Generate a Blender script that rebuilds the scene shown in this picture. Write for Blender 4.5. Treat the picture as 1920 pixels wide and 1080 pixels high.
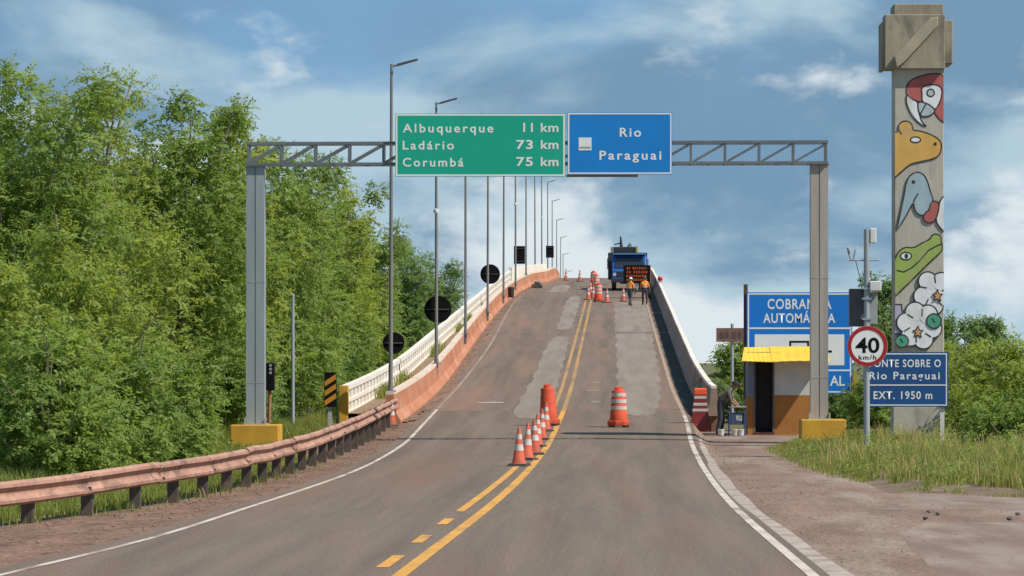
import bpy, bmesh, math, random
import numpy as np
from mathutils import Vector, Matrix
R = math.radians
scene = bpy.context.scene
for o in list(bpy.data.objects): bpy.data.objects.remove(o)
COL = scene.collection
rnd = random.Random(7)

# ------------------------------------------------------------------ camera
FPX, VX, HY, CH = 7000.0, 1153.0, 680.0, 2.0      # focal length in photo pixels, vanishing point of the road, eye height
cam_d = bpy.data.cameras.new('camera'); cam = bpy.data.objects.new('camera', cam_d); COL.objects.link(cam)
cam.location = (0, 0, CH); cam.rotation_euler = (R(90), 0, 0)
cam_d.sensor_width = 36; cam_d.lens = FPX / 1920 * 36
cam_d.shift_x = (960 - VX) / 1920; cam_d.shift_y = (HY - 540) / 1920
cam_d.clip_start = 0.5; cam_d.clip_end = 20000
scene.camera = cam

# ------------------------------------------------------------------ sky, sun, exposure
SUN_E, SUN_A = R(50), R(113)                      # elevation; azimuth clockwise from the road direction
S = Vector((math.sin(SUN_A) * math.cos(SUN_E), math.cos(SUN_A) * math.cos(SUN_E), math.sin(SUN_E)))
world = bpy.data.worlds.new('World'); scene.world = world; world.use_nodes = True
wt = world.node_tree; wt.nodes.clear()
def wn(t, **k):
    n = wt.nodes.new(t)
    for a, b in k.items(): setattr(n, a, b)
    return n
wl = wt.links.new
sky = wn('ShaderNodeTexSky', sky_type='NISHITA', sun_disc=False)
sky.sun_elevation = SUN_E; sky.sun_rotation = SUN_A; sky.air_density = 1.0; sky.dust_density = 0.6; sky.ozone_density = 3.0
tc = wn('ShaderNodeTexCoord')
def cloud_noise(loc, scl, scale, detail, rough, dist=0.0):
    mp = wn('ShaderNodeMapping'); mp.inputs['Location'].default_value = loc; mp.inputs['Scale'].default_value = scl
    wl(tc.outputs['Generated'], mp.inputs['Vector'])
    nz = wn('ShaderNodeTexNoise'); nz.inputs['Scale'].default_value = scale; nz.inputs['Detail'].default_value = detail
    nz.inputs['Roughness'].default_value = rough; nz.inputs['Distortion'].default_value = dist
    wl(mp.outputs['Vector'], nz.inputs['Vector']); return nz
def ramp(src, a, b):
    r = wn('ShaderNodeMapRange', interpolation_type='SMOOTHSTEP'); r.inputs['From Min'].default_value = a; r.inputs['From Max'].default_value = b
    wl(src, r.inputs['Value']); return r.outputs['Result']
def wmix(fac, a, b):
    m = wn('ShaderNodeMix', data_type='RGBA')
    if hasattr(fac, 'is_output'): wl(fac, m.inputs[0])
    else: m.inputs[0].default_value = fac
    for v, i in ((a, 6), (b, 7)):
        if hasattr(v, 'is_output'): wl(v, m.inputs[i])
        else: m.inputs[i].default_value = (*[c for c in v], 1)
    return m.outputs[2]
ST = 0.1
def lin(r, g, b, k=0.88): return tuple(((c / 255) ** 2.2) / ST * k for c in (r, g, b))
sep = wn('ShaderNodeSeparateXYZ'); wl(tc.outputs['Generated'], sep.inputs[0])
low = wn('ShaderNodeMapRange'); low.inputs['From Min'].default_value = 0.0; low.inputs['From Max'].default_value = 0.16; low.inputs['To Min'].default_value = 0.13; low.inputs['To Max'].default_value = -0.13
wl(sep.outputs['Z'], low.inputs['Value'])                       # cloud banks stack up towards the horizon
def plus(a, b):
    m = wn('ShaderNodeMath', operation='ADD'); wl(a, m.inputs[0]); wl(b, m.inputs[1]); return m.outputs[0]
base = wmix(0.75, sky.outputs['Color'], lin(100, 152, 198))
n1 = cloud_noise((3.4, 0.4, 1.35), (1, 1, 2.0), 8.0, 7, 0.5, 0.3)
n2 = cloud_noise((7.52, 2.2, 3.78), (1, 1, 2.1), 10.0, 8, 0.52, 0.25)
n3 = cloud_noise((1.2, 5.5, 4.1), (1, 1, 1.9), 17.0, 8, 0.55, 0.15)
c1 = wmix(ramp(n1.outputs['Fac'], 0.32, 0.50), base, lin(116, 150, 178))
c2 = wmix(ramp(plus(n2.outputs['Fac'], low.outputs[0]), 0.47, 0.63), c1, lin(174, 200, 215))
c3 = wmix(ramp(plus(n3.outputs['Fac'], low.outputs[0]), 0.55, 0.70), c2, lin(218, 228, 233))
bg = wn('ShaderNodeBackground'); bg.inputs['Strength'].default_value = ST; wl(c3, bg.inputs['Color'])
wo = wn('ShaderNodeOutputWorld'); wl(bg.outputs[0], wo.inputs['Surface'])

sun_d = bpy.data.lights.new('sun', 'SUN'); sun_d.energy = 4.5; sun_d.angle = R(0.55); sun_d.color = (1.0, 0.93, 0.82)
sun = bpy.data.objects.new('sun', sun_d); COL.objects.link(sun)
sun.rotation_euler = S.to_track_quat('Z', 'Y').to_euler(); sun.location = (30, -10, 40)
scene.view_settings.view_transform = 'Standard'; scene.view_settings.look = 'None'
scene.view_settings.exposure = 0.22; scene.view_settings.gamma = 1.0; scene.view_settings.use_curve_mapping = False
scene.render.engine = 'CYCLES'
scene.cycles.max_bounces = 6; scene.cycles.transparent_max_bounces = 8

# ------------------------------------------------------------------ materials
MATS = {}
def mat(name, c1, c2=None, scale=3.0, rough=0.8, bump=0.0, detail=6, stretch=(1, 1, 1), lo=0.35, hi=0.65, c3=None, scale3=1.0,
        lo3=0.55, hi3=0.75, metal=0.0, coord='POS', bscale=None, spec=0.5, rand=0.0, stretch3=None, speck=0.0, sscale=25.0):
    if name in MATS: return MATS[name]
    m = bpy.data.materials.new(name); m.use_nodes = True; t = m.node_tree; N, L = t.nodes, t.links.new
    b = N['Principled BSDF']; b.inputs['Roughness'].default_value = rough; b.inputs['Metallic'].default_value = metal
    b.inputs['Specular IOR Level'].default_value = spec
    if c2 is None: c2 = tuple(c * 0.8 for c in c1)
    if coord == 'POS':
        g = N.new('ShaderNodeNewGeometry'); src = g.outputs['Position']
    else:
        g = N.new('ShaderNodeTexCoord'); src = g.outputs['Object']
    def noise(sc, st, det):
        mp = N.new('ShaderNodeMapping'); mp.inputs['Scale'].default_value = st; L(src, mp.inputs['Vector'])
        n = N.new('ShaderNodeTexNoise'); n.inputs['Scale'].default_value = sc; n.inputs['Detail'].default_value = det
        n.inputs['Roughness'].default_value = 0.6; L(mp.outputs['Vector'], n.inputs['Vector']); return n
    def rng(s, a, z):
        r = N.new('ShaderNodeMapRange'); r.inputs['From Min'].default_value = a; r.inputs['From Max'].default_value = z; L(s, r.inputs['Value']); return r.outputs['Result']
    def mix(f, a, z):
        x = N.new('ShaderNodeMix'); x.data_type = 'RGBA'; L(f, x.inputs[0])
        for v, i in ((a, 6), (z, 7)):
            if hasattr(v, 'is_output'): L(v, x.inputs[i])
            else: x.inputs[i].default_value = (*v, 1)
        return x.outputs[2]
    n = noise(scale, stretch, detail)
    col = mix(rng(n.outputs['Fac'], lo, hi), c1, c2)
    if c3 is not None:
        n3_ = noise(scale3, stretch3 or stretch, detail); col = mix(rng(n3_.outputs['Fac'], lo3, hi3), col, c3)
    if speck > 0:
        ns = noise(sscale, (1, .5, 1), 3); hv = N.new('ShaderNodeHueSaturation'); rv = N.new('ShaderNodeMapRange'); rv.inputs['From Min'].default_value = .3; rv.inputs['From Max'].default_value = .7; rv.inputs['To Min'].default_value = 1 - speck; rv.inputs['To Max'].default_value = 1 + speck
        L(ns.outputs['Fac'], rv.inputs['Value']); L(rv.outputs['Result'], hv.inputs['Value']); L(col, hv.inputs['Color']); col = hv.outputs['Color']
    if rand > 0:
        oi = N.new('ShaderNodeObjectInfo'); hs = N.new('ShaderNodeHueSaturation')
        r = N.new('ShaderNodeMapRange'); r.inputs['To Min'].default_value = 1 - rand; r.inputs['To Max'].default_value = 1 + rand
        L(oi.outputs['Random'], r.inputs['Value']); L(r.outputs['Result'], hs.inputs['Value']); L(col, hs.inputs['Color']); col = hs.outputs['Color']
    L(col, b.inputs['Base Color'])
    if bump > 0:
        nb = noise(bscale or scale * 4, stretch, 8); bp = N.new('ShaderNodeBump'); bp.inputs['Strength'].default_value = bump
        bp.inputs['Distance'].default_value = 0.02; L(nb.outputs['Fac'], bp.inputs['Height']); L(bp.outputs['Normal'], b.inputs['Normal'])
    MATS[name] = m; return m
def emit(name, col, s):
    if name in MATS: return MATS[name]
    m = bpy.data.materials.new(name); m.use_nodes = True; b = m.node_tree.nodes['Principled BSDF']
    b.inputs['Base Color'].default_value = (*[c * .3 for c in col], 1); b.inputs['Emission Color'].default_value = (*col, 1); b.inputs['Emission Strength'].default_value = s
    MATS[name] = m; return m
def leafmat(name, dark, light, dry, trans=0.35):
    if name in MATS: return MATS[name]
    m = bpy.data.materials.new(name); m.use_nodes = True; t = m.node_tree; N, L = t.nodes, t.links.new; N.clear()
    a = N.new('ShaderNodeAttribute'); a.attribute_name = 'tint'
    r = N.new('ShaderNodeValToRGB'); e = r.color_ramp.elements
    e[0].position = 0.0; e[0].color = (*dark, 1); e[1].position = 0.7; e[1].color = (*light, 1)
    x = e.new(1.0); x.color = (*dry, 1); L(a.outputs['Fac'], r.inputs['Fac'])
    p = N.new('ShaderNodeBsdfPrincipled'); p.inputs['Roughness'].default_value = 0.55; p.inputs['Specular IOR Level'].default_value = 0.3
    L(r.outputs['Color'], p.inputs['Base Color'])
    tr = N.new('ShaderNodeBsdfTranslucent'); hs = N.new('ShaderNodeHueSaturation'); hs.inputs['Hue'].default_value = 0.485; hs.inputs['Saturation'].default_value = 1.1; hs.inputs['Value'].default_value = 1.5
    L(r.outputs['Color'], hs.inputs['Color']); L(hs.outputs['Color'], tr.inputs['Color'])
    mx = N.new('ShaderNodeMixShader'); mx.inputs[0].default_value = trans; L(p.outputs[0], mx.inputs[1]); L(tr.outputs[0], mx.inputs[2])
    o = N.new('ShaderNodeOutputMaterial'); L(mx.outputs[0], o.inputs['Surface'])
    MATS[name] = m; return m

# ------------------------------------------------------------------ mesh helpers
def px(x, y, d): return Vector(((x - VX) * d / FPX, d, CH + (HY - y) * d / FPX))   # a measured photo point at depth d metres
def chain_loc(p):
    v = Vector((0, 0, 0))
    while p is not None: v += p.location; p = p.parent
    return v
def tag(o, label=None, cat=None, group=None, kind=None):
    if label: o['label'] = label
    if cat: o['category'] = cat
    if group: o['group'] = group
    if kind: o['kind'] = kind
    return o
def thing(name, loc, label, cat, group=None):
    o = bpy.data.objects.new(name, None); COL.objects.link(o); o.location = loc; o.empty_display_size = .2
    return tag(o, label, cat, group)
def link(name, me, parent=None):
    o = bpy.data.objects.new(name, me); COL.objects.link(o); o.parent = parent; return o
class MB:
    def __init__(s): s.v = []; s.f = []
    def add(s, vs, fs):
        k = len(s.v); s.v += [tuple(v) for v in vs]; s.f += [tuple(i + k for i in f) for f in fs]; return s
    def box(s, x0, x1, y0, y1, z0, z1):
        return s.add([(x0,y0,z0),(x1,y0,z0),(x1,y1,z0),(x0,y1,z0),(x0,y0,z1),(x1,y0,z1),(x1,y1,z1),(x0,y1,z1)],
                     [(0,3,2,1),(4,5,6,7),(0,1,5,4),(1,2,6,5),(2,3,7,6),(3,0,4,7)])
    def bar(s, a, b, w, h, up=(0, 0, 1)):
        a, b = Vector(a), Vector(b); d = (b - a).normalized(); u = Vector(up)
        if abs(d.dot(u)) > .98: u = Vector((0, 1, 0))
        r = d.cross(u).normalized() * w / 2; u = r.cross(d).normalized() * h / 2
        vs = [a - r - u, a + r - u, a + r + u, a - r + u, b - r - u, b + r - u, b + r + u, b - r + u]
        return s.add(vs, [(0,1,2,3),(4,7,6,5),(0,4,5,1),(1,5,6,2),(2,6,7,3),(3,7,4,0)])
    def tube(s, pts, rad, n=8, cap=True):
        pts = [Vector(p) for p in pts]
        if not hasattr(rad, '__len__'): rad = [rad] * len(pts)
        vs = []; u0 = None
        for i, p in enumerate(pts):
            d = (pts[min(i + 1, len(pts) - 1)] - pts[max(i - 1, 0)]).normalized()
            if u0 is None:
                u0 = Vector((1, 0, 0)) if abs(d.x) < .9 else Vector((0, 1, 0))
            u = (u0 - d * u0.dot(d)).normalized(); w = d.cross(u); u0 = u
            for k in range(n):
                a = 2 * math.pi * k / n; vs.append(p + (u * math.cos(a) + w * math.sin(a)) * rad[i])
        fs = [(i*n+k, i*n+(k+1)%n, (i+1)*n+(k+1)%n, (i+1)*n+k) for i in range(len(pts)-1) for k in range(n)]
        if cap: fs += [tuple(range(n))[::-1], tuple((len(pts)-1)*n + k for k in range(n))]
        return s.add(vs, fs)
    def lathe(s, prof, n=20, c=(0, 0, 0), cap=True):
        vs = []; c = Vector(c)
        for r, z in prof:
            for k in range(n):
                a = 2 * math.pi * k / n; vs.append(c + Vector((r * math.cos(a), r * math.sin(a), z)))
        m = len(prof)
        fs = [(i*n+k, i*n+(k+1)%n, (i+1)*n+(k+1)%n, (i+1)*n+k) for i in range(m-1) for k in range(n)]
        if cap: fs += [tuple(range(n))[::-1], tuple((m-1)*n + k for k in range(n))]
        return s.add(vs, fs)
    def prism(s, poly, o, ux, uy, t):
        """flat polygon poly (2-D) in the plane o + x*ux + y*uy, given thickness t (vector)"""
        o, ux, uy, t = Vector(o), Vector(ux), Vector(uy), Vector(t); n = len(poly)
        a = [o + ux * p[0] + uy * p[1] for p in poly]; b = [p + t for p in a]
        return s.add(a + b, [tuple(range(n))[::-1], tuple(range(n, 2 * n))] + [(i, (i+1) % n, n + (i+1) % n, n + i) for i in range(n)])
    def sweep(s, rings, closed=True, cap=True):
        n = len(rings[0]); vs = [p for r in rings for p in r]; e = n if closed else n - 1
        fs = [(i*n+k, i*n+(k+1)%n, (i+1)*n+(k+1)%n, (i+1)*n+k) for i in range(len(rings)-1) for k in range(e)]
        if cap and closed: fs += [tuple(range(n))[::-1], tuple((len(rings)-1)*n + k for k in range(n))]
        return s.add(vs, fs)
    def build(s, name, m, parent=None, smooth=False, bevel=0, fix=True):
        off = chain_loc(parent) if parent is not None else Vector((0, 0, 0))
        me = bpy.data.meshes.new(name)
        me.from_pydata([tuple(Vector(v) - off) for v in s.v], [], s.f); me.update()
        if fix:
            bm = bmesh.new(); bm.from_mesh(me); bmesh.ops.recalc_face_normals(bm, faces=bm.faces); bm.to_mesh(me); bm.free()
        me.materials.append(m); o = link(name, me, parent)
        if smooth:
            for p in me.polygons: p.use_smooth = True
            try: me.set_sharp_from_angle(angle=R(40))
            except Exception: pass
        if bevel:
            b = o.modifiers.new('bevel', 'BEVEL'); b.width = bevel; b.segments = 2; b.limit_method = 'ANGLE'
        return o
def copy_tree(o, parent=None):
    c = o.copy(); COL.objects.link(c); c.parent = parent
    for ch in [x for x in o.children]: copy_tree(ch, c)
    return c
def interp(pts):
    xs = np.array([p[0] for p in pts], float); ys = np.array([p[1] for p in pts], float)
    h = np.diff(xs); dl = np.diff(ys) / h; m = np.zeros(len(xs)); m[1:-1] = (dl[:-1] * h[1:] + dl[1:] * h[:-1]) / (h[:-1] + h[1:]); m[0] = dl[0]; m[-1] = dl[-1]
    def f(x):
        x = min(max(x, xs[0]), xs[-1]); i = min(int(np.searchsorted(xs, x, side='right')) - 1, len(h) - 1); t = (x - xs[i]) / h[i]
        return float((2*t**3-3*t**2+1)*ys[i] + (t**3-2*t**2+t)*h[i]*m[i] + (-2*t**3+3*t**2)*ys[i+1] + (t**3-t**2)*h[i]*m[i+1])
    return f
# road height along the bridge ramp, and plan lines
zr = interp([(0,0),(40,0),(78,0),(90,.09),(103,.34),(129,1.1),(155,2.3),(181,3.55),(207,4.8),(233,6.05),(259,7.2),(285,8.3),(308,8.98),(330,9.1),(348,8.9),(363,8.5),(389,7.65),(415,6.7),(441,5.6),(467,4.2),(520,1.5)])
x_wl = interp([(5,-6.9),(35,-5.79),(41,-5.36),(53,-5.08),(58,-5.0),(70,-4.87),(88,-5.0),(100,-5.2),(115,-5.4),(155,-5.48),(262,-5.48),(280,-4.75),(330,-4.6),(520,-4.6)])
x_wr = interp([(5,2.3),(35,1.86),(50,1.68),(70,1.7),(88,1.82),(105,2.0),(130,1.98),(155,1.95),(520,1.95)])
x_ys = interp([(5,-2.5),(35,-2.02),(49.5,-1.79),(73,-1.62),(100,-1.56),(155,-1.50),(520,-1.45)])
x_yd = interp([(5,-2.8),(37,-2.26),(56,-2.04),(70,-1.93),(100,-1.88),(155,-1.82),(520,-1.78)])
x_lb = interp([(95,-6.2),(104,-6.2),(262,-6.2),(268,-6.05),(278,-5.15),(285,-5.05),(330,-5.0),(520,-5.0)])   # left barrier centre
XRB = 2.86                                                                                                # right barrier centre

# ------------------------------------------------------------------ ground and road
m_ground = mat('ground_earth', (.13,.10,.045), (.09,.11,.03), scale=.35, bump=.6, bscale=5, c3=(.2,.14,.09), scale3=1.2)
m_soil = mat('red_soil', (.25,.155,.113), (.175,.108,.08), scale=1.8, speck=.35, sscale=16, rough=.95, spec=.1, bump=1.0, bscale=18, c3=(.115,.078,.06), scale3=2.6, lo3=.56, hi3=.66, stretch=(1,.3,1))
def asphalt():
    m = mat('asphalt', (.200,.155,.122), (.145,.112,.090), scale=1.1, speck=.22, rough=.95, spec=.15, bump=.35, bscale=40, stretch=(1.6,.05,1), c3=(.205,.125,.093), scale3=.5, lo3=.52, hi3=.70, stretch3=(1.3,.05,1))
    return m
m_asph = asphalt()
m_deck = mat('bridge_asphalt', (.196,.150,.119), (.142,.110,.090), scale=1.1, speck=.2, rough=.95, spec=.15, bump=.3, bscale=40, stretch=(1.6,.03,1), c3=(.235,.150,.113), scale3=.6, lo3=.48, hi3=.66, stretch3=(1.5,.05,1))
m_patch = mat('patch_concrete', (.275,.232,.195), (.215,.18,.15), scale=1.4, rough=.95, spec=.15, stretch=(1,.06,1), c3=(.20,.16,.13), scale3=1.6, lo3=.55, hi3=.70, bump=.2, speck=.15)
m_white = mat('road_white_paint', (.62,.54,.47), (.46,.37,.31), scale=3.5, rough=.8, c3=(.26,.19,.15), scale3=1.6, lo3=.53, hi3=.66, stretch=(1,.25,1))
m_yellow = mat('road_yellow_paint', (.68,.335,.06), (.52,.26,.055), scale=3, rough=.8, c3=(.27,.175,.10), scale3=1.8, lo3=.55, hi3=.68, stretch=(1,.25,1))
m_apron = mat('apron_paving', (.265,.178,.136), (.19,.128,.100), scale=1.3, speck=.24, sscale=14, rough=.95, spec=.15, bump=.9, bscale=16, stretch=(1,.22,1), c3=(.30,.235,.19), scale3=.7, lo3=.5, hi3=.64, stretch3=(1,.16,1))
m_gutter = mat('gutter_concrete', (.42,.36,.31), (.33,.26,.21), scale=2.2, rough=.9, c3=(.24,.165,.125), scale3=1.1, lo3=.5, hi3=.7, bump=.3)
m_grassy = mat('verge_soil', (.20,.135,.088), (.135,.095,.06), scale=1.6, bump=.6, bscale=9, c3=(.30,.215,.15), scale3=.9, lo3=.56, hi3=.7)

def ds(a, b, step):
    n = max(1, int(round((b - a) / step))); return [a + (b - a) * i / n for i in range(n + 1)]
def strip(name, m, a, b, xl, xr, dz, step=2.0, nx=1, parent=None, zf=None, kind='structure'):
    rows = ds(a, b, step); q = MB(); vs = []; fs = []
    for d in rows:
        l, r = xl(d), xr(d)
        for k in range(nx + 1):
            x = l + (r - l) * k / nx; vs.append((x, d, (zf(x, d) if zf else zr(d)) + dz))
    w = nx + 1
    for i in range(len(rows) - 1):
        for k in range(nx): fs.append((i*w+k, i*w+k+1, (i+1)*w+k+1, (i+1)*w+k))
    q.add(vs, fs); o = q.build(name, m, parent, smooth=True, fix=False)
    if parent is None and kind: tag(o, kind=kind)
    return o
q = MB(); q.add([(-9000,-300,-.06),(9000,-300,-.06),(9000,14000,-.06),(-9000,14000,-.06)], [(0,1,2,3)]); tag(q.build('ground', m_ground), kind='structure')
left_edge = lambda d: x_wl(d) - .32
right_edge = lambda d: x_wr(d) + .16
# embankment that carries the approach, and the raised deck further on
q = MB(); vs = []; fs = []
rows = ds(74, 109, 3.5) + ds(109.01, 175, 4)
for d in rows:
    z = max(zr(d) - .04, -.05)
    vs += [(-8.3 - z * 1.3, d, -.08), (-8.3, d, z), (3.0 if d > 109 else right_edge(d) - .05, d, z), (3.0 if d > 109 else right_edge(d) - .05, d, -.08)]
for i in range(len(rows) - 1):
    for k in range(3): fs.append((i*4+k, i*4+k+1, i*4+4+k+1, i*4+4+k))
q.add(vs, fs); tag(q.build('embankment', m_soil, smooth=False), kind='structure')
br = thing('bridge', (0, 175, 0), 'long road bridge deck rising to a crest on concrete piers', 'bridge')
m_conc = mat('bridge_concrete', (.36,.32,.28), (.27,.24,.21), scale=.8, bump=.3, c3=(.18,.155,.135), scale3=.5, stretch=(1,1,.3))
q = MB(); rings = []
for d in ds(170, 520, 6):
    z = zr(d) - .05; rings.append([(-8.2,d,z-.45),(-8.2,d,z),(3.1,d,z),(3.1,d,z-.45),(1.2,d,z-1.6),(-6.2,d,z-1.6)])
q.sweep(rings).build('deck', m_conc, br)
for k in range(7):
    d = 195 + k * 40; q = MB(); z = zr(d)
    q.box(-6.6, 1.6, d-.7, d+.7, max(z-2.6,.2), max(z-1.66,.5)); q.tube([(-2.4,d,-.5),(-2.4,d,max(z-2.6,.2))], 1.0, 12)
    q.build('pier', m_conc, br)
# roads
road = strip('road', m_asph, 4, 112, left_edge, right_edge, .0, 2, 4)
strip('bridge_road', m_deck, 112.02, 515, lambda d: x_lb(d) + .2, lambda d: XRB - .2, .0, 2, 4)
def shoulder_z(x, d): return max(zr(d) - .02 - max(0, (-8.2 - x)) * .25, -.05)
strip('dirt_shoulder', m_soil, 4, 112, lambda d: -10.5 if d < 45 else (-6.9 - max(0, (52 - d)) * .35 if d < 90 else -7.6), left_edge, -.006, 2, 5, zf=lambda x, d: shoulder_z(x, d))
def apron_z(x, d):
    e = right_edge(d); return zr(d) * max(0.0, 1 - max(0, x - e) / .3) - .012
strip('side_apron', m_apron, 4, 57.5, right_edge, lambda d: 4.2, .0, 1.5, 26, zf=apron_z); strip('side_apron', m_apron, 4, 57.5, lambda d: 4.2, lambda d: 60, .0, 2, 6, zf=lambda x, d: -.012)
strip('booth_apron', m_apron, 57.5, 109, right_edge, lambda d: 4.2 if d < 95 else 6.2, 0, 1.5, 26, zf=apron_z)
strip('gutter_kerb', m_gutter, 8, 96, lambda d: right_edge(d) - .10, lambda d: right_edge(d) + .14 + .015*math.sin(d*.6) + max(0, (52 - d))*.005, .004, .8, 1, zf=lambda x, d: apron_z(x, d) + .006)
m_pale = mat('pale_concrete_slab', (.31,.245,.20), (.245,.185,.15), scale=1.2, rough=.95, spec=.15, bump=.6, c3=(.205,.145,.115), scale3=.8, lo3=.46, hi3=.60, stretch=(1,.22,1))
def slab(rows_):
    q = MB(); vs = []; fs = []
    for d, xa, xb in rows_:
        vs += [(xa + rnd.uniform(-.05,.05), d + rnd.uniform(-.06,.06), -.012 + .001), (xb, d, -.012 + .001)]
    for i in range(len(rows_) - 1): fs.append((2*i, 2*i+1, 2*i+3, 2*i+2))
    q.add(vs, fs); tag(q.build('concrete_slab', m_pale, fix=False), kind='structure')
slab([(20 + k*.9, 2.75 + .02*k + (.25 if k > 25 else 0)*(k-25)*.4, 40) for k in range(31)])
slab([(51.2 + k*.5, 3.2 + .12*k + .5*abs(math.sin(k*1.7)), 40) for k in range(11)])
strip('tarry_shadow_strip', mat('tarry_shadow', (.06,.052,.047), (.095,.078,.068), scale=1.5, rough=.95, spec=.1, stretch=(1,.2,1), bump=.5), 109.5, 300, lambda d: x_wr(d) + .16 + .05*math.sin(d*.8) + .03*math.sin(d*2.3), lambda d: XRB - .25, .010, .8, 2)  # tarry strip, darkened to paint in the barrier's shadow along its foot
strip('dirt_drift', m_soil, 103.5, 262, lambda d: x_lb(d) + .27, lambda d: x_lb(d) + .55 + .12*math.sin(d*.9) + .08*math.sin(d*2.7), .010, .8, 2)
# painted markings
def line(name, m, a, b, xf, w, dz=.005, step=1.5): return strip(name, m, a, b, lambda d: xf(d) - w/2, lambda d: xf(d) + w/2, dz, step)
line('edge_line', m_white, 5, 113, x_wl, .085)
line('edge_line', mat('faded_white_line', (.34,.25,.20), (.22,.165,.135), scale=1.2, stretch=(1,.2,1)), 113.5, 400, x_wl, .09)
line('edge_line', m_white, 5, 109, x_wr, .11)
line('edge_line', mat('faded_line', (.42,.30,.21), (.30,.21,.155), scale=2), 109.2, 400, x_wr, .12)
m_yellow2 = mat('road_yellow_faded', (.46,.255,.08), (.35,.205,.085), scale=2, rough=.8, c3=(.22,.15,.105), scale3=1.6, lo3=.52, hi3=.66, stretch=(1,.12,1))
line('centre_line', m_yellow, 5, 112, x_ys, .14); line('centre_line', m_yellow2, 112.1, 400, x_ys, .13)
line('centre_line', m_yellow, 50.3, 112, x_yd, .12); line('centre_line', m_yellow2, 112.1, 400, x_yd, .12)
for a, b in ((5,9),(14,18),(23,26.5),(30.5,33.6),(36.4,38.7),(41.4,43.3),(46.2,48.0)): line('centre_dash', m_yellow, a, b, x_yd, .13)
# repair patches and joints on the ramp
def patch(pts, name='repair_patch', m=None, dz=.006):
    """pts: list of (depth, x left, x right)"""
    q = MB(); vs = []; fs = []
    f1 = interp([(p[0], p[1]) for p in pts]); f2 = interp([(p[0], p[2]) for p in pts])
    rows = ds(pts[0][0], pts[-1][0], .45); a_ = .045 if name == 'repair_patch' else .02; ph = rnd.uniform(0, 9); L_ = pts[-1][0] - pts[0][0]
    for d in rows:
        tp = min(1, .45 + (d - pts[0][0]) / 3, .45 + (pts[-1][0] - d) / 3) if name == 'repair_patch' else 1; c_ = (f1(d) + f2(d)) / 2
        l_ = f1(d) + a_*math.sin(d*.7+ph) + rnd.uniform(-a_,a_)*.6; r_ = f2(d) + a_*math.sin(d*.9+2*ph) + rnd.uniform(-a_,a_)*.6
        vs += [(c_ + (l_-c_)*tp, d, zr(d) + dz), (c_ + (r_-c_)*tp, d, zr(d) + dz)]
    for i in range(len(rows) - 1): fs.append((2*i, 2*i+1, 2*i+3, 2*i+2))
    q.add(vs, fs); return tag(q.build(name, m or m_patch, fix=False), kind='structure')
patch([(106,-2.95,-2.05),(120,-3.05,-2.0),(140,-3.0,-2.05),(168,-2.95,-2.1),(174,-2.85,-2.15)])
patch([(182,-2.9,-2.15),(205,-2.9,-2.1),(222,-2.95,-2.1),(236,-2.8,-2.15)])
patch([(108,.35,1.15),(116,.2,1.35),(128,.1,1.55),(150,.08,1.7),(172,.05,1.75),(178,.05,1.8)])
patch([(179,.02,1.85),(205,-.02,1.85),(226,0,1.85)])
patch([(246,-4.4,-3.2),(266,-4.3,-3.1)])
for d in (178.4, 206, 234): strip('expansion_joint', mat('joint', (.33,.28,.25), (.25,.21,.18)), d, d + .35, lambda d: x_lb(d) + .3, lambda d: XRB - .3, .012, .3)
patch([(118,-4.35,-3.55),(118.5,-4.35,-3.55)], 'paint_dash', m_white)
for (d0, xa, xb) in ((127,-.95,-.55),(133,-.8,-.55),(118,-.75,-.45)): patch([(d0,xa,xb),(d0+1.4,xa,xb)], 'paint_remnant', m_patch)
# verge mound on the right under the tall grass
def inside_bank(x, d):
    e = interp([(56,5.6),(58,4.9),(61,4.15),(66,3.75),(78,3.45),(88,3.55),(93,4.15),(100,4.8)])(d) if d < 100 else 5.8
    return x - e
def bank_z(x, d):
    t = min(max(inside_bank(x, d) / 1.2, 0), 1) * min(max((d - 55.6) / 2.5, 0), 1); t = t * t * (3 - 2 * t)
    return -.03 + t * .11 + .04 * math.sin(x * 2.1 + d * .7) * t
q = MB(); rows = ds(55.2, 106, 1.0); vs = []; fs = []; NX = 26
for d in rows:
    for k in range(NX + 1):
        x = 3.3 + k * .55; vs.append((x, d, bank_z(x, d) if inside_bank(x, d) > 0 else -.055))
for i in range(len(rows)-1):
    for k in range(NX): fs.append((i*(NX+1)+k, i*(NX+1)+k+1, (i+1)*(NX+1)+k+1, (i+1)*(NX+1)+k))
q.add(vs, fs); tag(q.build('verge', m_grassy, smooth=True, fix=False), kind='structure')

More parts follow.
